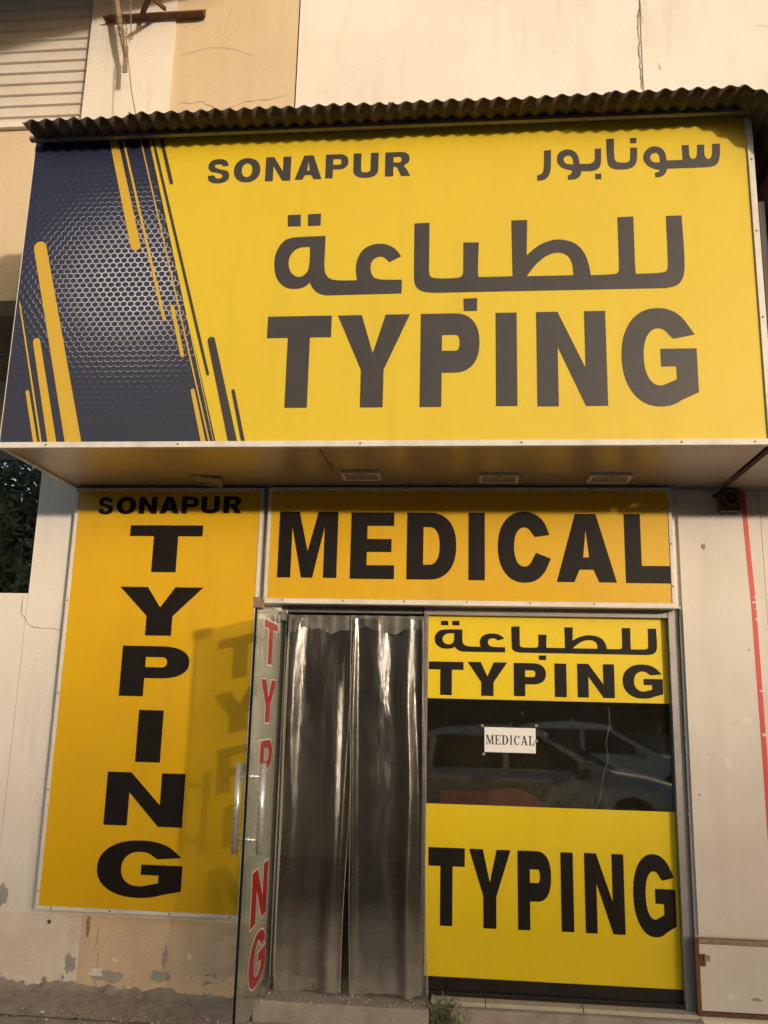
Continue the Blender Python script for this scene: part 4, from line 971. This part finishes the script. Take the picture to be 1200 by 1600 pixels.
for v_ in bm.verts: v_.co = hc_ + rx @ Vector((v_.co.x*.086, v_.co.y*.108+.004, v_.co.z*.126+.004))
me = bpy.data.meshes.new('hair'); bm.to_mesh(me); bm.free(); me.materials.append(MT['hair']); me.shade_smooth()
o = bpy.data.objects.new('hair', me); COL.objects.link(o); o.parent = per; o.matrix_parent_inverse = WM(per).inverted()
for sx in (-1, 1):     # hands: palm and five separate fingers resting on the desk
    wx, wy, wz = px_+sx*.19, py_-.45, .772
    hv = [(wx,wy,wz),(wx-sx*.005,wy-.05,wz-.004)]; he = [(0,1)]; hr = [.022,.026]
    for k in range(4):
        a = (-.024+.016*k); L_ = (.070,.080,.075,.058)[k if sx < 0 else 3-k]
        i0 = len(hv); hv += [(wx+a,wy-.085,wz),(wx+a*1.15,wy-.085-L_*.5,wz+.006),(wx+a*1.2,wy-.085-L_,wz-.006)]; he += [(1,i0),(i0,i0+1),(i0+1,i0+2)]; hr += [.010,.009,.007]
    i0 = len(hv); hv += [(wx-sx*.035,wy-.04,wz),(wx-sx*.05,wy-.075,wz-.002)]; he += [(0,i0),(i0,i0+1)]; hr += [.012,.009]
    skin_body('hand', hv, he, hr, 'skin', per, 0, 1)
oc = thing('office_chair', 'dark office chair the seated person sits on inside the shop', 'chair', (px_, py_+.05, 0))
rounded_back(px_-.24, px_+.24, py_-.24, py_+.20, .33, .385, 'seat', 'rubber', oc, .02)
rounded_back(px_-.22, px_+.22, py_+.21, py_+.26, .45, .98, 'backrest', 'rubber', oc, .02)
MB().tube([(px_, py_, .06), (px_, py_, .33)], .025, 10).build('pole', 'gutter', oc)
for k in range(5):
    a = k*1.2566; MB().tube([(px_, py_, .07), (px_+.28*math.cos(a), py_+.28*math.sin(a), .045)], .016, 6).build('leg', 'gutter', oc)
# pale cable hanging behind the glass
cb_ = [on_y(951,1105,.12), on_y(953,1130,.12), on_y(947,1160,.12), on_y(950,1185,.12), on_y(942,1215,.12), on_y(938,1245,.12), on_y(928,1275,.12)]
cable = MB().tube(cb_, .0022, 6).build('cable', 'white_vinyl', None, smooth=True); tag(cable, 'thin pale cable hanging crookedly behind the window glass', 'cable')

# ------------------------------------------------------------------ parked cars across the pavement (seen in the glass)
def car(label, x, y, paint, L=4.5):
    t = thing('parked_car', label, 'car', (x, y, Zg), 'cars parked in front of the shop')
    Wd = .88; z0 = Zg
    st = [(-2.25,.42,.70,.72),(-2.15,.30,.88,.80),(-1.9,.26,.95,.85),(-1.3,.24,.97,.88),(-.4,.24,.95,.88),(.6,.24,.94,.88),(1.1,.24,.92,.88),(1.6,.26,.86,.86),(2.0,.28,.76,.80),(2.2,.32,.66,.70),(2.26,.42,.56,.6)]
    vs = []; fs = []; K = 10
    for (sx, zl, zh, hw) in st:
        for (a, b) in ((-1,.0),(-1,.35),(-.985,.7),(-.93,.93),(-.72,1.0),(.72,1.0),(.93,.93),(.985,.7),(1,.35),(1,.0)):
            vs.append((x+sx, y+a*hw, z0+zl+(zh-zl)*b))
    for i in range(len(st)-1):
        for k in range(K): fs.append((i*K+k, (i+1)*K+k, (i+1)*K+(k+1) % K, i*K+(k+1) % K))
    fs += [tuple(range(K)), tuple(range((len(st)-1)*K, len(st)*K))[::-1]]
    MB().add(vs, fs).build('body', paint, t, smooth=True)
    gh = [(-1.75,.90,.62,.72),(-1.2,1.30,.58,.76),(-.9,1.38,.56,.77),(-.2,1.43,.56,.77),(.35,1.38,.56,.77),(1.2,.90,.62,.72)]
    vs = []; fs = []
    base = {0:-1.75, 5:1.2}
    for i, (sx, zh, hwt, hwb) in enumerate(gh):
        for (a, zz) in ((-hwb-.02,.90),(-hwt-.06,.90+(zh-.90)*.86),(-hwt+.08,zh),(hwt-.08,zh),(hwt+.06,.90+(zh-.90)*.86),(hwb+.02,.90)): vs.append((x+sx, y+a, z0+zz))
    for i in range(5):
        for k in range(5): fs.append((i*6+k, (i+1)*6+k, (i+1)*6+k+1, i*6+k+1))
    MB().add(vs, fs).build('cabin', paint, t, smooth=False, bevel=.02)
    for s in (-1, 1):
        for (xa, xb_, ya, yb) in ((-1.5,-1.12,-1.15,-1.1),(-1.06,-.18,-1.0,-.18),(-.10,.92,-.10,.28)):
            zb1, zt1 = .93, 1.31
            P = [(x+xa, y+s*.795, z0+zb1), (x+xb_, y+s*.795, z0+zb1), (x+yb, y+s*.672, z0+zt1-(.03 if xa < -1.2 else 0)), (x+ya, y+s*.672, z0+zt1-(.06 if xa < -1.2 else 0))]
            P2 = [(a, b-s*.03, c) for a, b, c in P]
            MB().hexa(P+P2).build('side_window', 'car_glass', t)
        setbox('mirror', paint, t, x+.72, x+.90, y+s*.86-.06, y+s*.86+.10*s+.06*0, z0+.93, z0+1.05, bevel=.02)
        for dx in (-.55, .42): setbox('door_handle', 'chrome', t, x+dx, x+dx+.14, y+s*.885-.008, y+s*.885+.008, z0+.80, z0+.825)
        setbox('headlight', 'lamp_clear', t, x+2.02, x+2.2, y+s*.58-.13, y+s*.58+.13, z0+.55, z0+.68, bevel=.03)
        setbox('tail_light', 'lamp_red', t, x-2.24, x-2.1, y+s*.60-.12, y+s*.60+.12, z0+.66, z0+.80, bevel=.02)
        for dx in (-1.35, 1.38):
            w_ = MB().tube([(x+dx, y+s*.66, z0+.32), (x+dx, y+s*.68, z0+.32), (x+dx, y+s*.87, z0+.32), (x+dx, y+s*.89, z0+.32)], [.27,.32,.32,.28], 24).build('wheel', 'rubber', t, smooth=False)
            MB().tube([(x+dx, y+s*.86, z0+.32), (x+dx, y+s*.897, z0+.32)], [.21,.19], 20).build('rim', 'chrome', w_)
    MB().hexa([(x+.42,y-.60,z0+1.36),(x+1.17,y-.70,z0+.93),(x+1.17,y+.70,z0+.93),(x+.42,y+.60,z0+1.36),(x+.45,y-.60,z0+1.385),(x+1.21,y-.70,z0+.955),(x+1.21,y+.70,z0+.955),(x+.45,y+.60,z0+1.385)]).build('windshield', 'car_glass', t)
    MB().hexa([(x-1.70,y-.66,z0+.945),(x-1.22,y-.60,z0+1.29),(x-1.22,y+.60,z0+1.29),(x-1.70,y+.66,z0+.945),(x-1.73,y-.66,z0+.965),(x-1.25,y-.60,z0+1.315),(x-1.25,y+.60,z0+1.315),(x-1.73,y+.66,z0+.965)]).build('rear_window', 'car_glass', t)
    for e, nm in ((2.24,'front_bumper'),(-2.30,'rear_bumper')): setbox(nm, paint, t, x+e-.05, x+e+.07, y-.72, y+.72, z0+.30, z0+.50, bevel=.03)
    return t
car('silver sedan parked behind the viewer, nearest in the window reflection', .62, -6.75, 'silver_paint')
car('white sedan parked further back and to the right in the window reflection', 2.1, -10.9, 'white_paint')
# trees behind the viewer: close the horizon, shaped to dim the low sun
random.seed(11); lv = []; lf = []
for i in range(30000):
    x = random.uniform(-75, 90); top = 10.9+.9*noise.noise(Vector((x*.05, 0, 0)))+.8*noise.noise(Vector((x*.25, 0, 0)))
    t_ = random.random(); zz = t_/.75*8.0 if t_ < .75 else 8.0+(top-8.0)*min(1, random.random()**1.25*1.08)
    p = Vector((x, -58+random.gauss(0,1.8), Zg+zz)); u = Vector((random.gauss(0,1), random.gauss(0,.5), random.gauss(0,1))).normalized(); w_ = u.orthogonal().normalized(); s = random.uniform(.5, .95) if zz < 7.5 else random.uniform(.3, .6)
    o_ = len(lv); lv += [tuple(p-u*s), tuple(p+w_*s*.6), tuple(p+u*s), tuple(p-w_*s*.6)]; lf.append((o_, o_+1, o_+2, o_+3))
hd = MB().add(lv, lf).build('shade_tree_belt', 'leaf', None, fix=False, kind='stuff'); hd['label'] = 'far belt of dark trees across the road behind the viewer, shaped to dim the low sun'

# grit, crumbs of plaster and sand at the foot of the wall and on the step
random.seed(21); vs = []; fs = []
for i in range(1500):
    x = random.uniform(-3.0, 1.9); near = abs(random.gauss(0, .11)); 
    if OX0 < x < -.2: y = -.02-random.random()*.17; z = -.003
    else: y = -.03-near-random.random()*.25; z = -.100 if x > -.2 else -.088
    if y < -.55: continue
    s_ = random.uniform(.0012, .0045)*(2.0 if random.random() < .05 else 1); o_ = len(vs)
    for d in ((1,0,-.3),(-.5,.87,-.3),(-.5,-.87,-.3),(0,0,1)): vs.append((x+d[0]*s_*random.uniform(.6,1.3), y+d[1]*s_*random.uniform(.6,1.3), z+d[2]*s_+.003))
    fs += [(o_,o_+1,o_+3),(o_+1,o_+2,o_+3),(o_+2,o_,o_+3),(o_,o_+2,o_+1)]
g = MB().add(vs, fs).build('grit', 'tile', None, kind='stuff'); g['label'] = 'loose grit and plaster crumbs on the step and paving'
